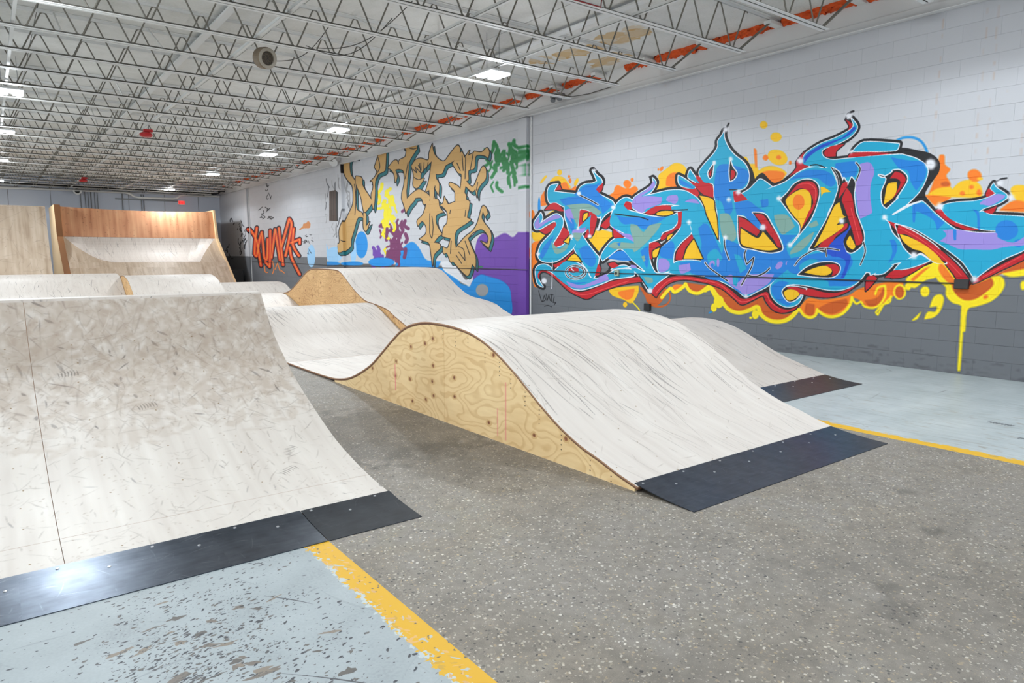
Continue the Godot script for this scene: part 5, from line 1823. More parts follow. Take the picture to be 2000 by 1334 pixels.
	[1128,240,1101,262,1067,275,1030,278,1006,271,1001,257,1010,242,1027,235,1070,235],
	[1047,269,1019,273,1004,264,1005,249,1020,239,1025,239,1023,254],
	[1109,247,1080,260,1049,268,1028,259,1025,249,1040,240,1078,241],
	[1176,184,1164,201,1136,204,1099,199,1118,180,1134,163,1157,159],
	[1164,199,1136,203,1092,193,1115,182,1133,192],
	[1173,184,1159,194,1133,193,1119,182,1134,167,1157,161],
	[858,379,850,376,811,359,753,319,728,278,757,282,788,304,808,298,835,324],
	[850,378,811,359,753,319,715,286,732,282,751,299,800,335,829,352,851,356],
	[846,354,819,345,780,323,751,299,732,276,757,281,788,307,811,315,834,333],
	[1517,352,1477,286,1558,286,1543,323],
	[1688,447,1662,454,1614,451,1608,444,1642,437,1682,441],
	[1698,312,1667,324,1679,293,1697,289],
	[1635,350,1630,366,1607,373,1620,357],
	[1500,498,1445,482,1435,447,1425,413,1418,350,1448,400,1466,431,1478,462],
	[2068,461,2045,466,2049,447,2071,434],
	[2187,354,2146,381,2159,345],
	[2166,276,2120,302,2079,270,2126,274],
	[1310,314,1315,298,1306,269,1296,277,1281,291,1287,262,1302,235,1271,231,1239,244,1223,258],
	[1302,235,1322,202],
	[1393,353,1390,323,1372,283],
	[1467,273,1448,255,1373,213],
	[1140,267,1121,291,1083,312,1047,318,1007,312],
	[1047,317,1043,295],
	[940,334,933,307,944,272],
	[2098,541,2047,521,1987,495],
	[974,552,961,533,971,502],
	[1043,545,1024,518,1020,495],
	[2051,228,2059,214,2081,203,2112,198,2143,201,2167,211,2175,225,2167,240,2144,251,2113,255,2082,251,2059,242],
	[2064,230,2069,220,2086,212,2108,208,2132,211,2149,218,2155,228,2149,238,2132,246,2109,249,2086,247,2070,240],
	[2093,237,2097,231,2109,227,2125,225,2142,226,2154,230,2159,235,2154,241,2142,245,2126,247,2109,246,2097,242],
	[2139,242,2119,229,2086,229],
	[2261,274,2261,228,2263,154],
	[866,406,834,426,801,436],
	[1896,455,1812,443,1764,437,1725,426],
	[1614,454,1548,453],
	[1763,222,1711,168],
	[1107,558,1087,558,1063,548],
	[1381,508,1352,506],
	[2213,188,2117,142,2040,139,1954,162,1816,200],
	[1677,161,1624,206,1557,218,1457,209],
	[1458,212,1396,197,1318,148,1236,177,1216,154,1181,133],
	[846,370,790,337,733,290,692,248],
	[980,428,951,339],
	[1147,505,1110,506,1088,488,1086,459],
	[645,245,570,296],
	[2353,141,2341,113,2330,94,2312,99],
	[2326,95,2312,122,2301,101],
	[2301,129,2293,101,2283,125,2272,100],
	[2276,128,2254,127],
	[2263,129,2264,98],
	[2247,118,2254,94,2236,95,2246,85],
	[2311,74,2289,79,2264,75],
	[2085,545,2088,540,2094,538,2102,538,2109,542,2111,547,2109,552,2102,555,2094,554,2088,550],
	[1890,479,1893,474,1899,471,1907,472,1913,475,1916,481,1913,486,1907,489,1899,488,1893,485],
	[2128,374,2130,369,2137,366,2145,366,2151,369,2154,375,2152,380,2145,383,2137,383,2130,379],
	[2344,302,2347,297,2354,294,2362,294,2369,297,2371,302,2369,307,2362,310,2354,310,2347,307],
	[2019,372,2022,367,2028,364,2035,364,2042,367,2044,372,2042,377,2036,380,2028,380,2022,377],
	[2093,406,2095,402,2099,400,2105,400,2109,403,2111,406,2110,410,2105,412,2099,412,2095,410],
	[1977,398,1978,394,1983,392,1989,392,1994,395,1996,399,1994,403,1989,405,1983,405,1979,402],
	[2000,629,2002,625,2006,623,2012,623,2017,626,2019,630,2018,634,2013,636,2007,635,2002,633],
	[1373,605,1374,601,1378,599,1383,600,1388,603,1389,607,1388,611,1384,613,1379,612,1375,609],
	[1436,600,1437,596,1441,594,1447,594,1451,597,1453,601,1451,605,1447,607,1442,607,1438,604],
	[1194,469,1195,464,1200,462,1205,462,1210,465,1212,470,1210,475,1206,477,1200,477,1196,474],
	[1338,497,1339,493,1344,490,1350,490,1355,494,1357,499,1355,503,1351,506,1345,506,1340,502],
	[1374,477,1375,472,1379,470,1385,470,1389,473,1391,478,1390,482,1385,484,1380,484,1375,481],
	[1243,384,1244,378,1249,375,1256,375,1262,379,1264,384,1262,390,1257,393,1250,393,1245,389],
	[1151,328,1152,324,1157,321,1162,321,1166,324,1168,329,1167,333,1163,336,1157,336,1153,333],
	[1381,354,1382,350,1387,347,1392,348,1397,350,1399,355,1397,359,1393,362,1387,362,1383,359],
	[1296,167,1297,163,1300,160,1305,160,1309,162,1310,166,1309,170,1305,172,1301,172,1297,170],
	[880,399,881,394,884,392,889,392,893,395,895,399,893,404,890,406,885,406,881,403],
	[996,394,997,389,1001,386,1007,386,1011,390,1013,395,1012,400,1008,403,1002,402,998,399],
	[744,421,745,415,749,412,755,412,760,416,762,422,761,427,756,430,751,430,746,426],
	[595,434,596,429,599,426,604,427,607,430,609,435,608,440,605,442,600,442,597,439],
	[769,527,771,520,777,515,785,516,792,522,795,530,793,538,787,542,779,541,772,535],
	[621,468,622,463,625,460,630,461,633,464,635,469,634,474,631,476,626,476,622,473],
	[655,240,656,234,659,231,664,231,668,234,670,239,669,244,665,248,661,248,657,245],
	[798,297,799,292,803,289,808,289,813,292,815,297,814,303,810,306,804,306,800,303],
	[1695,168,1697,162,1704,158,1712,158,1719,161,1722,167,1719,173,1713,177,1704,178,1698,174],
	[1529,409,1531,405,1536,402,1542,402,1547,405,1549,410,1548,415,1543,417,1537,417,1531,414],
	[1129,574,1131,568,1136,565,1143,566,1148,570,1151,576,1149,582,1144,584,1137,584,1131,580],
	[992,680,994,675,998,672,1004,673,1009,677,1012,683,1010,688,1005,691,1000,690,995,686],
	[984,582,985,579,988,577,991,578,995,580,996,584,995,587,992,589,988,589,985,586],
	[1394,700,1396,695,1401,693,1407,694,1413,698,1415,703,1413,708,1408,710,1402,710,1396,706],
	[2297,185,2301,178,2310,173,2322,173,2331,177,2335,184,2332,192,2322,196,2310,197,2301,192],
	[3701,219,3663,289,3593,341,3493,371,3415,340,3347,278,3280,264,3179,264,3208,231,3110,225,3003,181,3005,84,3708,50],
	[2825,379,2851,317,2844,255,2878,185,2920,149,2829,-32,2452,-3,2436,207,2441,336,2433,387,2496,401,2543,379,2606,399,2698,377,2760,403],
	[3017,158,2905,141,2873,171,2806,201,2738,194,2634,178,2574,150,2556,111,2563,16,3021,-47],
	[2738,127,2745,112,2765,99,2792,94,2820,97,2840,107,2848,123,2840,139,2820,151,2792,156,2765,153,2745,143],
	[2984,206,2931,169,2883,208,2889,156,2910,138,2952,154,2984,165],
	[3179,261,3055,258,2945,172,2881,208,2876,167,2939,147,3056,183,3152,217],
	[2398,716,2376,694,2391,672],
	[2606,760,2609,737,2643,728],
	[2550,742,2542,715,2584,704],
	[2661,756,2669,734,2665,722],
	[2409,731,2405,706,2422,683],
	[2516,723,2500,696,2512,689],
	[2620,766,2611,751,2630,733],
	[2601,751,2637,736,2600,710],
	[2431,747,2435,721,2405,700],
	[2554,720,2544,692,2528,664],
	[2504,733,2483,712,2518,685],
	[2682,717,2675,694,2707,663],
	[2423,738,2430,722,2402,695],
	[2602,730,2580,713,2577,677],
	[2554,799,2554,779,2517,757],
	[2511,750,2502,727,2528,717],
	[2375,755,2363,728,2347,721],
	[2596,716,2592,694,2575,679],
	[2602,775,2605,753,2605,732],
	[2614,775,2640,752,2596,723],
	[2436,689,2418,672,2427,644],
	[2472,692,2463,671,2471,648],
	[2624,731,2606,703,2634,699],
	[2429,734,2447,711,2433,703],
	[2431,777,2408,760,2438,737],
	[2670,768,2675,749,2658,714],
	[2626,761,2649,749,2654,716],
	[2650,770,2646,748,2646,729],
	[2417,787,2415,764,2437,759],
	[2489,755,2461,737,2492,717],
	[2571,659,2570,643,2560,604],
	[2513,746,2531,730,2508,700],
	[2433,693,2434,668,2423,644],
	[2582,711,2578,689,2580,672],
	[2560,772,2534,745,2517,716],
	[2695,640,2716,623,2695,595],
	[2394,778,2391,759,2377,733],
	[2665,779,2677,764,2653,732],
	[2541,669,2527,650,2516,625],
	[2693,813,2695,792,2711,775],
	[2457,726,2452,701,2467,680],
	[2590,761,2571,745,2584,725],
	[2598,737,2592,709,2612,686],
	[2651,782,2652,763,2654,741],
	[2399,699,2400,677,2400,668],
	[2749,751,2725,731,2773,717],
	[2703,737,2717,719,2668,686],
	[2767,801,2756,776,2727,761],
	[2459,708,2467,693,2468,659],
	[2664,635,2665,614,2624,590],
	[2534,810,2529,788,2484,770],
	[2689,825,2662,794,2677,769],
	[2428,800,2426,775,2421,755],
	[2542,653,2533,638,2528,610],
	[2571,800,2562,783,2567,754],
	[2551,673,2577,651,2573,622],
	[2404,689,2407,670,2386,642],
	[2453,628,2431,610,2494,592],
	[2716,727,2715,705,2735,691],
	[2449,678,2448,660,2447,632],
	[2781,240,2785,238,2796,236,2811,235,2826,236,2837,237,2841,239,2837,241,2826,243,2811,243,2796,243,2785,242],
	[3703,354,3699,335,3696,302],
	[3653,502,3673,488,3660,470],
	[3667,226,3651,211,3723,187],
	[3806,475,3799,451,3818,428],
	[3763,390,3712,362,3724,346],
	[4008,230,3967,208,4058,186],
	[3826,624,3843,612,3770,589],
	[3810,620,3836,591,3806,585],
	[3813,558,3819,533,3784,519],
	[3892,449,3875,422,3885,402],
	[3702,323,3710,298,3702,271],
	[3566,417,3547,388,3565,370],
	[3901,295,3892,279,3930,252],
	[3650,334,3652,321,3648,300],
	[3958,326,3893,305,3902,289],
	[3765,571,3773,559,3784,530],
	[3792,348,3839,328,3805,293],
	[3821,575,3795,557,3816,523],
	[3651,460,3652,444,3629,424],
	[3670,416,3642,386,3690,377],
	[3598,446,3599,432,3636,412],
	[3568,492,3588,467,3532,447],
	[3658,467,3667,439,3684,415],
	[3854,260,3860,230,3865,225],
	[3705,595,3687,572,3667,546],
	[3747,599,3745,571,3751,566],
	[3743,685,3795,673,3766,641],
	[3807,253,3840,240,3801,221],
	[3792,437,3804,418,3806,387],
	[3718,389,3714,367,3732,350],
	[3684,448,3753,436,3679,415],
	[3841,496,3892,471,3815,463],
	[3944,311,3930,283,3978,275],
	[3757,608,3782,588,3758,556],
	[3783,587,3814,563,3795,546],
	[3747,556,3777,527,3706,509],
	[3757,478,3733,448,3778,441],
	[3596,477,3610,453,3592,439],
	[3729,421,3701,405,3685,368],
	[3793,320,3802,300,3806,266],
	[3654,292,3656,280,3649,239],
	[3924,347,3909,323,3932,303],
	[3892,657,3880,632,3898,610],
	[3779,672,3800,654,3711,623],
	[3714,638,3712,615,3688,583],
	[3631,429,3623,410,3656,399],
	[3664,305,3683,276,3686,260],
	[3688,365,3631,341,3695,327],
	[3648,357,3602,330,3679,323],
	[3703,327,3680,302,3656,283],
	[3931,303,3925,290,3920,264],
	[3769,563,3784,539,3704,513],
	[3849,721,3857,697,3895,676],
	[3840,609,3824,595,3875,576],
	[3655,426,3677,408,3715,388],
	[3725,380,3661,364,3717,346],
	[3605,493,3632,469,3618,460],
	[3561,594,3512,573,3598,547],
	[3642,468,3684,452,3692,425],
	[3914,323,3930,294,3937,274],
	[3829,449,3858,421,3777,395],
	[3721,641,3748,613,3748,605],
	[3712,526,3746,511,3726,491],
	[3569,332,3574,303,3585,283],
	[3709,388,3736,376,3743,340],
	[3607,369,3642,344,3559,319],
	[3736,319,3711,289,3731,270],
	[3654,432,3645,412,3704,399],
	[3867,290,3876,269,3813,243],
	[3754,627,3756,615,3717,589],
	[3816,437,3817,407,3832,403],
	[3752,554,3780,534,3815,523],
	[3763,320,3754,293,3743,287],
	[3631,397,3661,384,3692,348],
	[3648,284,3647,268,3670,253],
	[3745,330,3766,300,3766,295],
	[3664,211,3693,197,3749,157],
	[3988,342,3974,327,3976,298],
	[3845,607,3848,582,3912,580],
	[3762,541,3779,518,3774,503],
	[3841,503,3833,473,3813,467],
	[3648,379,3656,358,3725,349],
	[3761,279,3746,258,3738,240],
	[3753,375,3745,355,3807,343],
	[3743,299,3815,277,3734,264],
	[3796,455,3798,435,3806,405],
	[3960,290,3968,271,3926,242],
	[3761,526,3827,499,3786,490],
	[3819,511,3856,496,3771,467],
	[3707,483,3693,458,3710,439],
	[4068,361,4082,319,4117,289,4164,277,4210,288,4242,320,4252,363,4237,406,4200,437,4153,447,4108,435,4077,404],
	[3705,255,3728,241,3792,230,3881,225,3973,227,4042,237,4067,251,4040,266,3970,277,3878,281,3790,278,3727,268],
	[4603,807,4600,773,4524,717],
	[4691,790,4662,767,4695,700],
	[4325,659,4349,630,4303,581],
	[4384,782,4389,738,4354,698],
	[4549,500,4538,461,4551,420],
	[4538,793,4552,778,4554,710],
	[4355,526,4352,511,4410,453],
	[4327,649,4309,634,4316,589],
	[4861,517,4824,485,4884,442],
	[4541,486,4553,454,4607,423],
	[4443,808,4455,758,4429,732],
	[4542,507,4551,481,4525,438],
	[4839,519,4848,470,4826,452],
	[4775,644,4774,588,4730,581],
	[4367,741,4357,693,4378,669],
	[4772,573,4797,523,4763,499],
	[4830,536,4870,496,4829,459],
	[4930,602,4911,547,4947,511],
	[4700,826,4691,793,4652,764],
	[4820,625,4782,604,4805,562],
	[4729,725,4724,700,4744,660],
	[4361,612,4366,578,4347,543],
	[4881,589,4838,535,4854,526],
	[4343,688,4351,662,4334,630],
	[4864,660,4894,631,4903,575],
	[4381,571,4389,548,4412,500],
	[4351,769,4379,726,4319,705],
	[4454,545,4471,509,4495,488],
	[4336,795,4348,750,4361,733],
	[4360,546,4362,501,4371,475],
	[4456,831,4454,792,4445,751],
	[4322,633,4322,586,4273,545],
	[4545,515,4569,472,4552,426],
	[4860,805,4862,749,4823,734],
	[4443,501,4448,480,4403,426],
	[4309,494,4307,445,4284,418],
	[4329,561,4330,519,4317,485],
	[4711,581,4726,529,4770,517],
	[4606,518,4636,491,4598,461],
	[4733,647,4745,621,4744,566],
	[4718,665,4716,638,4771,587],
	[4410,600,4421,585,4441,537],
	[4520,513,4560,474,4548,436],
	[4324,710,4319,674,4320,637],
	[4819,553,4827,516,4784,462],
	[4739,726,4766,689,4769,638],
	[4710,325,4733,286,4791,256,4869,244,4947,255,5003,285,5021,327,4995,368,4934,397,4854,407,4778,395,4726,365],
	[4429,297,4451,269,4510,248,4590,240,4670,247,4729,267,4749,296,4724,325,4662,346,4580,353,4502,345,4447,324],
	[4239,323,4248,280,4268,248,4293,236,4316,247,4332,280,4335,324,4326,368,4306,399,4281,411,4258,399,4242,367],
	[4459,238,4494,230,4591,224,4728,220,4871,220,4980,224,5020,232,4978,240,4869,246,4725,249,4589,248,4493,244],
	[4136,241,4157,234,4214,229,4294,226,4375,226,4436,231,4459,238,4435,245,4374,250,4292,253,4212,252,4156,247],
	[4291,935,4196,922,4155,894,4233,908,4272,876,4263,801,4194,741,4193,644,4183,570,4113,546,4087,511,4172,515,4236,437,4285,375,4295,331,4430,293,4492,313,4489,352,4433,358,4426,448,4335,527,4247,598,4228,658,4246,727,4317,769,4367,823,4353,908],
	[4184,779,4100,763,4089,715,4010,650,3952,606,4001,573,4071,547,4096,590,4121,651,4187,734],
	[4085,541,4051,534,4056,456,3999,484,4051,429,4091,451],
	[3839,900,3801,906,3758,893,3769,803,3782,776,3872,761,3913,713,3916,662,3934,581,3948,559,3970,642,3941,687,3945,727,3978,730,3911,753,3883,785,3914,811],
	[3739,789,3671,821,3630,822,3602,797,3544,813,3522,811,3490,776,3503,719,3516,656,3529,614,3497,591,3425,618,3426,587,3498,548,3527,517,3575,617,3544,680,3546,749,3603,771,3650,770,3628,730,3653,699,3663,743,3697,774],
	[3553,888,3525,914,3416,910,3389,860,3429,837,3483,795,3512,728,3522,646,3517,597,3456,622,3384,639,3328,626,3267,598,3268,573,3324,555,3354,591,3418,595,3444,584,3485,554,3533,517,3546,557,3578,608,3547,680,3538,756,3598,787,3597,820,3528,832,3513,868],
	[3230,867,3219,826,3185,792,3116,764,3054,796,2989,829,2963,814,2968,781,3012,760,3055,750,3100,740,3135,705,3199,707,3193,683,3165,651,3172,598,3218,643,3208,576,3168,532,3245,535,3266,628,3310,619,3265,689,3238,777,3350,727,3357,696,3320,693,3390,649,3441,666,3433,721,3457,774,3411,801,3354,804,3274,786,3261,824],
	[2968,786,2942,792,2922,762,2875,792,2891,769,2840,778,2835,782,2771,773,2728,788,2710,766,2719,740,2752,754,2820,759,2836,703,2886,697,2887,652,2908,648,2847,616,2792,677,2762,704,2739,689,2739,646,2778,622,2807,596,2813,561,2827,603,2857,591,2913,623,2924,593,2909,575,2915,525,2878,548,2889,501,2915,482,2952,484,2946,535,2995,485,3061,488,3082,516,3162,543,3127,553,3115,585,3071,539,3016,541,3010,576,3014,605,3063,637,3057,651,2992,632,2961,613,2949,680,2980,694,3034,745],
	[3293,564,3234,575,3177,572,3164,535,3123,505,3193,493,3202,453,3167,412,3140,390,3182,376,3226,348,3169,340,3163,318,3228,281,3244,221,3263,318,3284,348,3344,360,3382,368,3313,393,3304,431,3348,466,3395,441,3401,471,3347,496,3316,528],
	[3150,542,3082,542,3015,552,2996,551,2913,556,2882,548,2902,467,2865,456,2915,437,2998,408,3019,367,3007,317,2967,345,2916,375,2853,401,2811,441,2769,515,2740,510,2723,480,2746,465,2763,492,2775,463,2746,432,2706,401,2695,362,2718,316,2782,350,2730,336,2718,369,2770,406,2841,394,2897,365,2867,323,2831,272,2831,218,2862,238,2874,207,2906,178,2982,215,3034,246,3061,246,3094,289,3128,289,3135,325,3087,317,3059,367,3140,379,3125,426,3091,450,3089,503],
	[4323,958,4227,945,4185,916,4265,931,4304,898,4295,824,4225,763,4224,665,4214,591,4144,566,4118,532,4203,536,4268,457,4317,396,4328,352,4464,314,4527,334,4524,373,4467,379,4460,469,4368,549,4279,619,4260,680,4277,749,4350,792,4400,846,4386,932],
	[4215,801,4130,785,4119,736,4039,671,3981,626,4030,594,4101,567,4127,611,4151,673,4218,756],
	[4116,562,4081,554,4086,476,4029,504,4081,449,4121,472],
	[3866,921,3828,927,3785,914,3796,823,3809,797,3900,782,3942,734,3944,682,3962,602,3977,579,3999,663,3970,707,3974,748,4007,751,3939,774,3911,806,3943,832],
	[3765,809,3697,841,3655,842,3627,817,3569,833,3546,830,3514,795,3527,738,3541,675,3554,633,3521,609,3449,637,3450,605,3523,567,3552,536,3600,636,3568,699,3571,769,3628,790,3675,789,3653,749,3679,718,3688,763,3723,794],
	[3577,908,3549,933,3440,929,3413,879,3452,856,3507,815,3536,747,3546,665,3541,616,3480,641,3408,658,3351,644,3290,616,3290,591,3347,573,3377,609,3442,613,3468,602,3509,572,3558,536,3570,576,3603,626,3572,699,3562,775,3623,807,3622,839,3552,851,3537,888],
	[3251,885,3241,844,3206,810,3137,782,3075,813,3008,847,2982,831,2988,798,3031,777,3076,767,3121,757,3156,722,3220,725,3215,701,3186,668,3194,615,3240,661,3230,593,3189,549,3267,553,3289,646,3332,637,3287,707,3260,795,3373,745,3380,715,3342,712,3414,668,3465,684,3457,740,3481,793,3434,820,3376,823,3296,805,3283,843],
	[2988,803,2961,809,2941,778,2894,809,2909,786,2859,794,2853,799,2789,789,2746,804,2727,782,2737,756,2770,771,2839,776,2854,720,2905,713,2906,669,2927,665,2866,632,2810,693,2780,721,2756,705,2757,662,2796,638,2826,612,2831,577,2846,619,2876,608,2932,640,2943,610,2928,592,2934,541,2897,564,2908,517,2935,498,2972,500,2966,551,3015,502,3081,505,3103,532,3183,560,3148,570,3136,602,3091,555,3036,558,3030,592,3034,622,3084,655,3078,669,3012,649,2980,629,2968,697,3000,711,3054,762],
	[3315,582,3256,593,3199,589,3186,552,3145,521,3215,510,3223,470,3189,429,3161,407,3204,393,3248,364,3191,356,3184,334,3250,297,3266,237,3286,335,3307,365,3367,377,3405,386,3336,411,3327,448,3371,483,3418,458,3425,489,3370,514,3339,546],
	[3171,559,3103,559,3035,569,3016,567,2932,573,2901,564,2921,483,2884,472,2934,453,3018,424,3039,383,3027,333,2987,361,2935,391,2872,417,2829,456,2787,531,2758,526,2741,496,2764,480,2781,507,2793,478,2764,447,2724,416,2713,377,2736,331,2800,365,2747,351,2736,384,2788,421,2860,410,2916,380,2886,339,2849,287,2850,233,2881,253,2894,222,2925,193,3002,230,3055,262,3082,261,3115,305,3150,305,3156,341,3108,334,3079,383,3162,396,3146,442,3111,466,3110,520],
	[4240,752,4224,665,4246,556],
	[4449,398,4411,388],
	[3894,884,3871,825,3926,785],
	[3497,892,3451,882,3406,885],
	[3520,816,3557,730],
	[3423,775,3379,746,3390,796],
	[3340,797,3348,743],
	[3297,793,3316,752],
	[3228,663,3242,597],
	[2961,792,2952,718],
	[2930,780,2937,677],
	[2864,789,2890,712],
	[3010,760,2979,720],
	[2825,648,2836,613],
	[3450,727,3406,711,3361,716],
	[3287,521,3291,417,3269,387,3253,446,3266,505],
	[3076,529,3083,511],
	[2933,522,2940,491],
	[2942,367,2899,298],
	[3027,297,2976,255],
	[3073,369,3081,305],
	[3001,312,2943,270,2955,325,3007,340],
	[3462,772,3424,750,3435,782],
	[3403,788,3372,758,3377,798],
	[4656,736,4506,739,4523,526,4673,536],
	[4506,735,4465,715,4480,525,4523,526],
	[4620,733,4637,534],
	[4581,730,4597,533],
	[4541,728,4557,531],
	[4954,289,4969,247,5001,216,5043,205,5084,215,5111,246,5118,288,5103,331,5069,361,5027,372,4987,361,4961,330],
	[6518,528,6350,436,6283,294,6245,202],
	[6314,536,6380,415,6415,305,6351,288,6266,413,6177,492],
	[6178,481,6153,358,6140,273,6066,267,6027,430],
	[5952,501,5979,304,6010,194,6120,235],
	[5951,273,5825,508,5735,254],
	[5732,516,5666,214],
	[5693,354,5477,580,5427,530,5598,289],
	[5383,500,5417,376,5291,290],
	[5457,391,5264,417,5268,384],
	[5490,353,5457,270,5294,147],
	[6142,198,6132,149,6066,145],
	[5923,242,5900,180,5937,138],
	[5869,175,5800,228,5747,162],
	[5731,173,5644,149],
	[5939,807,5918,786,5901,767],
	[6029,846,5994,837,5960,851],
	[5955,867,5952,863,5989,878],
	[5996,790,5973,803,5947,817],
	[5930,879,5971,866,5993,880],
	[5884,788,5903,769,5901,762],
	[6009,788,5996,767,5963,773],
	[5971,877,5997,898,6013,895],
	[6145,644,6171,652,6117,650],
	[6039,659,6003,674,5925,688],
	[5905,616,5983,608,6005,606],
	[6133,709,6190,695,6243,688],
	[5850,604,5873,610,5871,600],
	[6111,635,6064,619,6143,606],
	[6110,677,6094,661,6123,646],
	[5962,673,5990,686,6056,703],
	[5926,601,5978,620,5900,616],
	[6006,683,5992,670,5999,673],
	[6131,618,6210,622,6150,633],
	[5912,605,5893,594,5955,599],
	[5182,397,5203,399,5151,389],
	[5006,424,5008,418,5009,424],
	[5122,450,5136,437,5088,432],
	[5103,435,5146,442,5117,431],
	[5136,401,5108,396,5091,388],
	[5135,408,5158,408,5130,403],
	[5152,389,5136,387,5188,386],
	[5158,410,5163,402,5149,393],
	[5138,412,5114,403,5130,394],
	[5029,407,4982,394,4981,393],
	[5178,398,5131,398,5112,392],
	[5054,447,5026,444,5009,446],
	[5040,316,5034,308,5057,321],
	[5058,330,5073,323,5064,340],
	[5050,375,5072,389,5080,402],
	[5077,396,5078,400,5073,397],
	[5081,303,5107,306,5118,310],
	[5093,310,5098,328,5091,344],
	[7089,649,7086,633,7063,635],
	[7056,618,7063,631,7057,629],
	[7042,585,7033,590,7003,607],
	[7155,629,7145,642,7138,628],
	[7114,641,7133,649,7098,652],
	[7040,591,7032,599,6999,598],
	[7107,652,7072,651,7087,652],
	[7154,624,7157,631,7139,619],
	[6902,550,6920,536,6899,544],
	[6861,585,6828,591,6820,592],
	[6818,541,6800,554,6782,560],
	[6829,567,6843,566,6844,571],
	[6805,542,6834,551,6840,537],
	[6785,546,6819,537,6824,534],
	[6693,391,6702,349,6715,360],
	[6636,513,6667,481,6729,447],
	[6687,448,6720,419,6661,455],
	[6749,415,6746,433,6793,425],
	[6640,550,6680,518,6645,501],
	[6878,367,6822,314,6788,361],
	[6639,507,6628,461,6596,497],
	[6816,309,6865,298,6870,333],
	[6688,558,6736,572,6784,619],
	[6733,360,6677,397,6683,416],
	[6714,432,6656,444,6716,425],
	[6839,393,6846,350,6841,337],
	[6806,415,6843,390,6834,428],
	[6804,468,6768,500,6742,483],
	[6859,382,6907,422,6890,450],
	[6643,433,6670,403,6735,381],
	[6842,532,6785,512,6815,552],
	[6627,381,6580,417,6562,431],
	[7307,315,7292,325,7300,350],
	[7185,258,7151,262,7114,261],
	[7235,271,7208,278,7246,309],
	[7304,370,7260,371,7225,403],
	[7273,213,7259,218,7258,244],
	[7319,348,7331,355,7284,378],
	[7300,326,7336,340,7365,341],
	[7373,205,7394,176,7375,164],
	[5269,492,5189,513,5174,531,5123,534,5071,548,5027,526,5045,497,5178,497,5250,485],
]
const MURAL_1_SOFT := [
	[0,10,1,1,0], [0,10,1,1,1], [0,10,1,1,2], [0,11,1,1,3], [0,11,1,1,4], [0,11,1,1,5], [0,11,1,1,6], [0,10,1,1,7],
	[0,11,1,1,8], [0,11,1,1,9], [0,24,1,1,10], [0,11,1,1,11], [0,11,1,1,12], [0,11,1,1,13], [0,11,1,1,14], [0,11,1,1,15],
	[0,11,1,1,16], [0,10,1,1,17], [0,11,1,1,18], [0,10,1,1,19], [0,11,1,1,20], [0,10,1,1,21], [0,10,1,1,22], [0,10,1,1,23],
	[0,10,1,1,24], [0,10,1,1,25], [0,11,1,1,26], [0,11,1,1,27], [0,11,1,1,28], [0,10,1,1,29], [0,10,1,1,30], [0,11,1,1,31],
	[0,11,1,1,32], [0,11,1,1,33], [0,10,1,1,34], [0,11,1,1,35], [0,11,1,1,36], [0,10,1,1,37], [0,12,1,1,38], [0,11,1,1,39],
	[0,11,1,1,40], [0,11,1,1,41], [0,10,1,1,42], [0,11,1,1,43], [0,13,1,1,44], [0,12,1,1,45], [0,11,1,1,46], [0,11,1,1,47],
	[0,13,1,1,48], [0,11,1,1,49], [0,13,1,1,50], [0,13,1,1,51], [0,13,1,1,52], [0,13,1,1,53], [0,12,1,1,54], [0,13,1,1,55],
	[0,11,1,1,56], [0,12,1,1,57], [0,12,1,1,58], [0,12,1,1,59], [0,12,1,1,60], [2,13,15,13,61], [2,13,9,9,62], [2,13,6,6,63],
	[2,13,5,6,64], [0,13,1,1,65], [0,12,1,1,66], [0,13,1,1,67], [0,13,1,1,68], [0,13,1,1,69], [0,13,1,1,70], [0,13,1,1,71],
	[0,24,1,1,72], [0,10,1,1,73], [0,11,1,1,74], [0,12,1,1,75], [0,10,1,1,76], [2,12,7,6,77], [0,12,1,1,78], [0,11,1,1,79],
	[2,13,15,12,80], [2,13,7,8,81], [2,13,6,5,82], [2,24,5,5,83]]
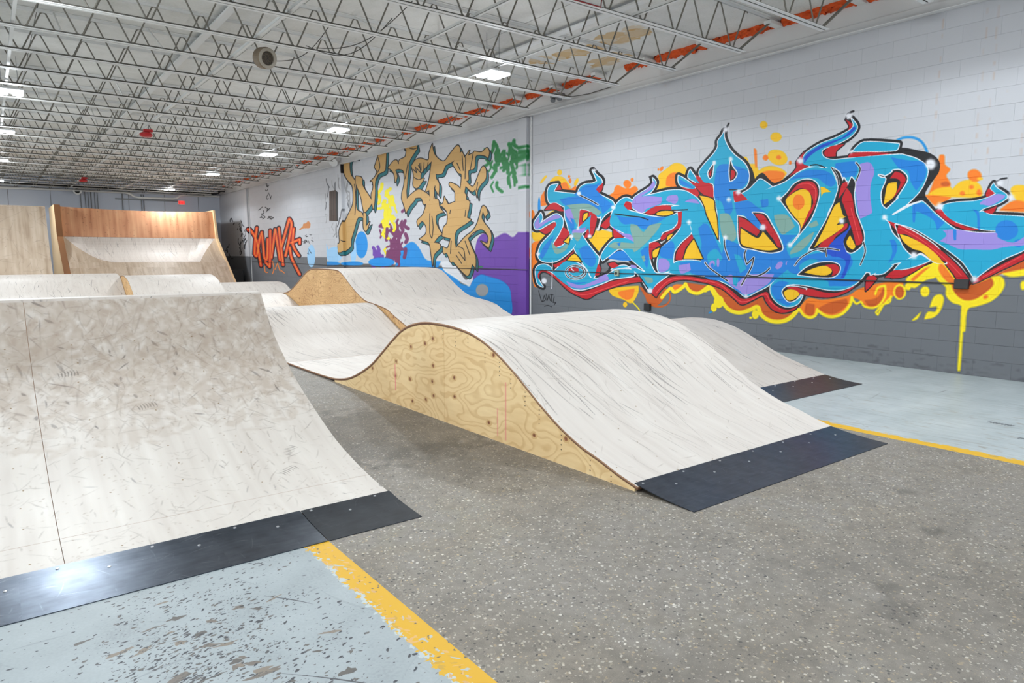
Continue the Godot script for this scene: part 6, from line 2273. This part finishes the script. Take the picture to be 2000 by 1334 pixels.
const MURAL_1_CRISP := [
	[3,1,41,27,84], [3,1,37,26,85], [3,1,40,27,86], [3,1,39,27,87], [3,1,44,28,88], [3,1,41,28,89], [3,1,33,25,90], [3,1,30,23,91],
	[3,1,32,24,92], [3,1,28,23,93], [3,1,33,25,94], [3,1,29,22,95], [3,1,28,22,96], [3,1,26,21,97], [3,1,23,20,98], [3,1,20,19,99],
	[3,1,18,18,100], [3,1,15,16,101], [3,1,14,16,102], [3,1,18,18,103], [3,1,19,19,104], [3,1,16,17,105], [3,1,17,18,106], [0,1,1,1,107],
	[0,1,1,1,108], [2,1,6,6,109], [2,1,3,4,110], [2,1,7,5,111], [2,1,8,6,112], [3,1,11,8,113], [3,1,12,8,114], [3,1,14,9,115],
	[3,1,13,9,116], [3,1,13,9,117], [3,1,13,8,118], [3,1,13,9,119], [3,1,12,8,120], [3,1,12,8,121], [3,1,11,8,122], [3,1,10,8,123],
	[3,1,10,7,124], [3,1,11,8,125], [3,1,10,8,126], [3,1,11,8,127], [3,1,10,7,128], [3,1,9,7,129], [3,1,10,7,130], [3,1,9,7,131],
	[3,1,10,8,132], [3,1,9,7,133], [3,1,9,7,134], [3,1,8,7,135], [3,1,8,7,136], [3,1,8,6,137], [3,1,5,5,138], [3,1,4,5,139],
	[3,1,4,5,140], [3,1,6,5,141], [3,1,6,6,142], [3,1,6,6,143], [3,1,7,6,144], [3,1,5,5,145], [3,1,4,5,146], [3,1,5,5,147],
	[3,1,6,6,148], [3,1,5,5,149], [3,1,7,7,150], [3,1,6,6,151], [3,0,11,7,84], [3,0,10,7,85], [3,0,11,7,86], [3,0,11,7,87],
	[3,0,12,8,88], [3,0,11,8,89], [3,0,9,7,90], [3,0,8,6,91], [3,0,9,7,92], [3,0,8,6,93], [3,0,9,7,94], [3,0,8,6,95],
	[3,0,8,6,96], [3,0,7,6,97], [3,0,6,6,98], [3,0,6,5,99], [3,0,5,5,100], [3,0,4,5,101], [3,0,4,4,102], [3,0,5,5,103],
	[3,0,5,5,104], [3,0,5,5,105], [3,0,5,5,106], [0,7,1,1,113], [0,7,1,1,114], [0,7,1,1,115], [0,7,1,1,116], [0,7,1,1,117],
	[0,7,1,1,118], [0,7,1,1,119], [0,7,1,1,120], [0,7,1,1,121], [0,7,1,1,122], [0,7,1,1,123], [0,7,1,1,124], [0,7,1,1,125],
	[0,7,1,1,126], [0,7,1,1,127], [0,7,1,1,128], [0,7,1,1,129], [0,7,1,1,130], [0,7,1,1,131], [0,7,1,1,132], [0,7,1,1,133],
	[0,7,1,1,134], [0,7,1,1,135], [0,7,1,1,136], [0,7,1,1,137], [0,7,1,1,138], [0,7,1,1,139], [0,7,1,1,140], [0,7,1,1,141],
	[0,7,1,1,142], [0,7,1,1,143], [0,7,1,1,144], [0,7,1,1,145], [0,7,1,1,146], [0,7,1,1,147], [0,7,1,1,148], [0,7,1,1,149],
	[0,7,1,1,150], [0,7,1,1,151], [0,2,1,1,84], [0,2,1,1,85], [0,2,1,1,86], [0,2,1,1,87], [0,2,1,1,88], [0,2,1,1,89],
	[0,2,1,1,90], [0,2,1,1,91], [0,2,1,1,92], [0,2,1,1,93], [0,2,1,1,94], [0,2,1,1,95], [0,2,1,1,96], [0,2,1,1,97],
	[0,2,1,1,98], [0,2,1,1,99], [0,2,1,1,100], [0,2,1,1,101], [0,2,1,1,102], [0,2,1,1,103], [0,2,1,1,104], [0,2,1,1,105],
	[0,2,1,1,106], [0,3,1,1,152], [0,3,1,1,153], [0,3,1,1,154], [0,5,1,1,155], [0,6,1,1,156], [0,6,1,1,157], [0,5,1,1,158],
	[0,6,1,1,159], [0,5,1,1,160], [0,3,1,1,161], [0,3,1,1,162], [0,5,1,1,163], [0,3,1,1,164], [0,5,1,1,165], [0,3,1,1,166],
	[0,6,1,1,167], [0,5,1,1,168], [0,3,1,1,169], [0,3,1,1,170], [0,5,1,1,171], [0,5,1,1,172], [0,5,1,1,173], [0,5,1,1,174],
	[0,3,1,1,175], [0,3,1,1,176], [0,5,1,1,177], [0,3,1,1,178], [0,5,1,1,179], [0,5,1,1,180], [0,6,1,1,181], [0,3,1,1,182],
	[0,6,1,1,183], [0,3,1,1,184], [0,3,1,1,185], [0,6,1,1,186], [0,3,1,1,187], [0,3,1,1,188], [0,3,1,1,189], [0,2,1,1,190],
	[0,2,1,1,191], [0,5,1,1,192], [0,2,1,1,193], [0,5,1,1,194], [0,5,1,1,195], [0,5,1,1,196], [0,5,1,1,197], [0,3,1,1,198],
	[0,6,1,1,199], [0,6,1,1,200], [0,6,1,1,201], [0,3,1,1,202], [0,10,1,1,203], [0,4,1,1,204], [0,3,1,1,205], [0,5,1,1,206],
	[0,3,1,1,207], [0,3,1,1,208], [0,3,1,1,209], [0,3,1,1,210], [0,3,1,1,211], [0,5,1,1,212], [0,3,1,1,213], [0,5,1,1,214],
	[0,3,1,1,215], [0,2,1,1,216], [0,4,1,1,217], [0,3,1,1,218], [0,3,1,1,219], [3,0,8,7,220], [0,1,1,1,220], [0,7,1,1,221],
	[3,0,9,7,222], [0,1,1,1,222], [0,7,1,1,223], [3,0,8,7,224], [0,1,1,1,224], [0,7,1,1,225], [0,7,1,1,226], [0,10,1,1,227],
	[0,3,1,1,228], [3,0,7,6,229], [0,1,1,1,229], [0,7,1,1,230], [0,10,1,1,231], [0,11,1,1,232], [3,0,6,6,233], [0,1,1,1,233],
	[0,7,1,1,234], [0,7,1,1,235], [0,7,1,1,236], [0,10,1,1,237], [0,10,1,1,238], [0,4,1,1,239], [3,0,6,6,240], [0,1,1,1,240],
	[0,7,1,1,241], [0,10,1,1,242], [3,0,6,6,243], [0,1,1,1,243], [0,7,1,1,244], [0,10,1,1,245], [3,0,7,6,246], [0,1,1,1,246],
	[0,7,1,1,247], [0,10,1,1,248], [3,0,5,6,249], [0,1,1,1,249], [0,7,1,1,250], [0,10,1,1,251], [3,1,9,7,252], [0,10,1,1,252],
	[3,1,9,7,253], [0,10,1,1,253], [3,1,10,7,254], [0,10,1,1,254], [3,1,9,7,255], [0,10,1,1,255], [3,1,8,7,256], [0,10,1,1,256],
	[3,1,12,8,257], [0,10,1,1,257], [3,1,13,8,258], [0,10,1,1,258], [3,1,13,8,259], [0,10,1,1,259], [2,0,8,7,260], [2,1,4,4,260],
	[2,0,8,7,261], [2,1,4,4,261], [2,0,8,7,262], [2,1,4,4,262], [2,0,9,7,263], [2,1,4,4,263], [2,0,7,6,264], [2,1,3,3,264],
	[2,0,6,6,265], [2,1,3,3,265], [2,0,6,6,266], [2,1,3,3,266], [2,0,12,8,267], [2,1,7,4,267], [2,0,6,6,268], [2,1,3,3,268],
	[2,0,6,6,269], [2,1,3,3,269], [3,0,11,7,270], [3,1,5,3,270], [3,0,11,7,271], [3,1,5,3,271], [0,7,1,1,272], [2,0,6,4,273],
	[2,0,5,4,274], [2,0,5,5,275], [2,1,5,4,276], [2,1,4,4,277], [2,1,5,4,278], [2,1,3,3,279], [2,1,4,3,280], [2,9,5,3,281],
	[2,9,4,3,282], [2,9,3,3,283], [2,9,2,2,284], [2,9,2,2,285], [2,9,3,2,286], [2,9,2,2,287], [2,1,5,3,288], [2,1,5,3,289],
	[2,1,5,3,290], [2,1,5,3,291], [2,1,5,3,292], [2,1,5,3,293], [2,1,5,3,294]]
const MURAL_1_GLOW := [
	[0,0,1,1,295], [0,0,1,1,296], [0,0,1,1,297], [0,0,1,1,298], [0,0,1,1,299], [0,0,1,1,300], [0,0,1,1,301], [0,0,1,1,302],
	[0,0,1,1,303], [0,0,1,1,304], [0,0,1,1,305], [0,0,1,1,306], [0,0,1,1,307], [0,0,1,1,308], [0,0,1,1,309], [0,0,1,1,310],
	[0,0,1,1,311], [0,0,1,1,312], [0,0,1,1,313], [0,0,1,1,314], [0,0,1,1,315], [0,0,1,1,316], [0,0,1,1,317], [0,0,1,1,318],
	[0,0,1,1,319], [0,0,1,1,320], [0,0,1,1,321], [0,0,1,1,322], [0,0,1,1,323], [0,0,1,1,324], [0,0,1,1,325], [0,0,1,1,326]]
const MURAL_2_SOFT := [
	[0,24,1,1,327], [0,16,1,1,328], [0,24,1,1,329], [0,25,1,1,330], [0,21,1,1,331], [0,21,1,1,332], [2,17,11,7,333], [2,17,18,10,334],
	[2,17,19,11,335], [2,17,17,10,336], [2,17,15,9,337], [2,17,19,11,338], [2,17,21,12,339], [2,17,13,8,340], [2,17,20,12,341], [2,17,27,16,342],
	[2,17,12,7,343], [2,17,27,15,344], [2,17,22,14,345], [2,17,22,13,346], [2,17,22,13,347], [2,17,17,10,348], [2,17,13,8,349], [2,17,18,10,350],
	[2,17,13,8,351], [2,17,18,10,352], [2,17,12,8,353], [2,17,14,9,354], [2,17,20,11,355], [2,17,19,11,356], [2,17,21,13,357], [2,17,22,13,358],
	[2,17,26,15,359], [2,17,15,9,360], [2,17,11,7,361], [2,17,26,15,362], [2,17,15,9,363], [2,17,23,13,364], [2,17,17,11,365], [2,17,25,15,366],
	[2,17,26,16,367], [2,17,14,8,368], [2,17,16,10,369], [2,17,15,9,370], [2,17,22,13,371], [2,17,27,15,372], [2,17,16,10,373], [2,17,13,8,374],
	[2,17,25,15,375], [2,17,23,13,376], [2,17,23,14,377], [2,17,24,14,378], [2,17,16,9,379], [2,17,13,7,380], [2,17,14,9,381], [2,17,24,14,382],
	[2,17,26,15,383], [2,17,25,14,384], [2,17,25,15,385], [2,17,16,9,386], [2,17,27,16,387], [2,17,20,12,388], [2,17,15,9,389], [2,17,19,11,390],
	[2,17,14,8,391], [2,17,13,8,392], [0,17,1,1,393], [2,18,30,14,394], [2,18,25,12,395], [2,18,41,19,396], [2,18,43,20,397], [2,18,32,15,398],
	[2,16,39,17,399], [2,19,24,11,400], [2,19,35,16,401], [2,19,37,17,402], [2,18,24,11,403], [2,18,24,11,404], [2,18,42,20,405], [2,18,39,17,406],
	[2,18,44,20,407], [2,16,29,13,408], [2,19,24,11,409], [2,19,24,11,410], [2,19,31,14,411], [2,18,20,9,412], [2,18,20,10,413], [2,18,38,18,414],
	[2,18,41,19,415], [2,18,36,17,416], [2,16,47,21,417], [2,19,21,10,418], [2,19,20,9,419], [2,19,43,19,420], [2,18,41,19,421], [2,18,43,20,422],
	[2,18,41,19,423], [2,18,25,12,424], [2,18,34,16,425], [2,16,30,13,426], [2,19,24,11,427], [2,19,28,13,428], [2,19,42,19,429], [2,18,28,13,430],
	[2,18,34,16,431], [2,18,22,10,432], [2,18,30,14,433], [2,18,27,13,434], [2,16,44,20,435], [2,19,42,18,436], [2,19,42,19,437], [2,19,27,13,438],
	[2,18,29,14,439], [2,18,37,17,440], [2,18,44,21,441], [2,18,25,12,442], [2,18,44,20,443], [2,16,36,16,444], [2,19,46,21,445], [2,19,44,20,446],
	[2,19,25,11,447], [2,18,29,14,448], [2,18,42,20,449], [2,18,25,12,450], [2,18,35,17,451], [2,18,22,10,452], [2,16,22,10,453], [2,19,37,17,454],
	[2,19,38,17,455], [2,19,33,15,456], [2,18,41,20,457], [2,18,42,19,458], [2,18,22,11,459], [2,18,36,16,460], [2,18,37,17,461], [2,16,46,21,462],
	[2,19,36,16,463], [2,19,24,11,464], [2,19,45,20,465], [2,18,46,21,466], [2,18,34,16,467], [2,18,20,9,468], [2,18,46,21,469], [2,18,44,21,470],
	[2,16,46,20,471], [2,19,30,14,472], [2,19,26,12,473], [2,19,46,21,474], [2,18,40,19,475], [2,18,30,14,476], [2,18,21,10,477], [2,18,44,20,478],
	[2,18,36,16,479], [2,16,27,12,480], [2,19,38,17,481], [2,19,35,16,482], [2,19,35,16,483], [0,24,1,1,484], [0,24,1,1,485], [2,25,12,5,486],
	[2,20,14,5,487], [2,20,18,8,488], [2,25,14,6,489], [2,20,20,8,490], [2,20,19,7,491], [2,25,12,5,492], [2,25,12,5,493], [2,25,14,5,494],
	[2,25,17,7,495], [2,25,16,6,496], [2,25,16,6,497], [2,20,20,7,498], [2,25,18,7,499], [2,25,9,3,500], [2,25,17,7,501], [2,25,12,5,502],
	[2,20,20,8,503], [2,20,16,6,504], [2,20,17,6,505], [2,25,11,4,506], [2,25,9,4,507], [2,25,11,4,508], [2,25,15,6,509], [2,25,15,6,510],
	[2,25,13,5,511], [2,25,19,8,512], [2,20,18,7,513], [2,25,15,6,514], [2,25,15,6,515], [2,25,11,4,516], [2,25,12,5,517], [2,25,11,4,518],
	[2,20,14,5,519], [2,25,12,5,520], [2,25,16,7,521], [2,25,13,6,522], [2,25,12,5,523], [2,25,9,4,524], [2,25,14,6,525], [2,20,14,5,526],
	[2,20,15,6,527], [2,25,10,4,528], [2,25,16,7,529], [2,25,16,6,530], [2,25,11,4,531], [0,23,1,1,532], [0,23,1,1,533], [0,23,1,1,534],
	[0,24,1,1,535], [0,24,1,1,536]]
const MURAL_2_CRISP := [
	[3,1,24,10,537], [3,1,22,9,538], [3,1,22,10,539], [3,1,21,9,540], [3,1,18,9,541], [3,1,17,8,542], [3,1,16,8,543], [3,1,14,7,544],
	[3,1,16,8,545], [3,1,14,8,546], [0,15,1,1,537], [0,15,1,1,538], [0,15,1,1,539], [0,15,1,1,540], [0,15,1,1,541], [0,15,1,1,542],
	[0,15,1,1,543], [0,15,1,1,544], [0,15,1,1,545], [0,15,1,1,546], [3,1,26,11,547], [3,1,24,10,548], [3,1,24,10,549], [3,1,22,10,550],
	[3,1,20,9,551], [3,1,19,9,552], [3,1,17,9,553], [3,1,15,8,554], [3,1,17,9,555], [3,1,15,8,556], [0,14,1,1,547], [0,14,1,1,548],
	[0,14,1,1,549], [0,14,1,1,550], [0,14,1,1,551], [0,14,1,1,552], [0,14,1,1,553], [0,14,1,1,554], [0,14,1,1,555], [0,14,1,1,556],
	[2,1,12,5,557], [2,1,13,5,558], [2,1,10,5,559], [2,1,9,4,560], [2,1,9,4,561], [2,1,8,4,562], [2,1,8,4,563], [2,1,8,4,564],
	[2,1,8,4,565], [2,1,7,4,566], [2,1,7,4,567], [2,1,7,4,568], [2,1,7,4,569], [2,1,7,4,570], [2,1,9,4,571], [2,1,8,4,572],
	[2,1,7,4,573], [2,1,7,4,574], [2,1,7,4,575], [2,1,7,4,576], [2,1,8,4,577], [2,1,7,4,578], [2,1,9,4,579], [2,1,8,4,580],
	[1,22,1,1,581], [1,1,1,1,582], [2,1,4,2,583], [2,1,4,2,584], [2,1,4,2,585]]
const MURAL_3_SOFT := [
	[0,23,1,1,586]]
const MURAL_3_CRISP := [
	[2,1,141,43,587], [2,1,139,43,588], [2,1,132,42,589], [2,1,129,42,590], [2,1,123,40,591], [2,1,118,40,592], [2,1,113,39,593], [2,1,107,38,594],
	[2,1,106,38,595], [2,1,109,38,596], [2,27,83,26,587], [2,27,82,25,588], [2,27,78,25,589], [2,27,76,24,590], [2,27,72,24,591], [2,27,70,23,592],
	[2,27,67,23,593], [2,27,63,22,594], [2,27,63,22,595], [2,27,64,23,596], [2,28,30,9,587], [2,28,29,9,588], [2,28,28,9,589], [2,28,27,9,590],
	[2,28,26,9,591], [2,28,25,8,592], [2,28,24,8,593], [2,28,23,8,594], [2,28,22,8,595], [2,28,23,8,596], [2,28,22,7,597], [2,28,21,7,598],
	[2,28,21,7,599], [2,28,20,7,600], [2,1,14,5,601], [2,1,15,5,602], [2,1,15,5,603], [2,1,15,5,604], [2,1,15,5,605], [2,1,14,5,606],
	[2,1,15,5,607], [2,1,15,5,608], [2,1,18,6,609], [2,1,17,6,610], [2,1,17,6,611], [2,1,18,6,612], [2,1,17,5,613], [2,1,18,6,614],
	[2,1,18,6,615], [2,1,17,6,616], [2,1,17,6,617], [2,1,17,6,618], [2,1,18,6,619], [2,1,17,6,620], [2,1,10,3,621], [2,1,9,3,622],
	[2,1,9,3,623], [2,1,9,3,624], [2,1,9,3,625], [2,1,10,3,626], [2,1,10,3,627], [2,1,10,3,628], [2,1,9,3,629], [2,1,9,3,630],
	[2,1,10,3,631], [2,1,9,3,632], [2,1,8,3,633], [2,1,8,3,634], [2,1,8,3,635], [2,1,8,3,636], [2,1,8,3,637], [2,1,8,3,638],
	[2,1,21,6,639], [2,1,21,6,640], [2,1,21,6,641], [2,1,21,6,642], [2,1,21,6,643], [2,1,21,6,644], [2,1,21,6,645], [2,1,22,6,646],
	[2,1,14,4,647], [2,1,13,4,648], [2,1,13,4,649], [2,1,13,4,650], [2,1,13,4,651], [2,1,13,4,652], [2,1,19,6,653], [2,1,19,6,654],
	[2,1,19,6,655], [2,1,20,6,656], [2,1,19,6,657], [2,1,20,6,658], [2,1,19,6,659], [2,1,20,6,660], [2,1,20,6,661], [2,1,19,6,662],
	[2,1,19,6,663], [2,1,20,6,664], [2,1,20,6,665], [2,1,20,6,666], [2,1,20,6,667], [2,1,19,6,668], [2,1,20,6,669], [2,1,19,6,670],
	[2,1,22,6,671], [2,1,22,6,672], [2,1,22,6,673], [2,1,22,6,674], [2,1,22,6,675], [2,1,22,6,676], [2,1,23,6,677], [2,1,23,6,678],
	[0,26,1,1,679]]
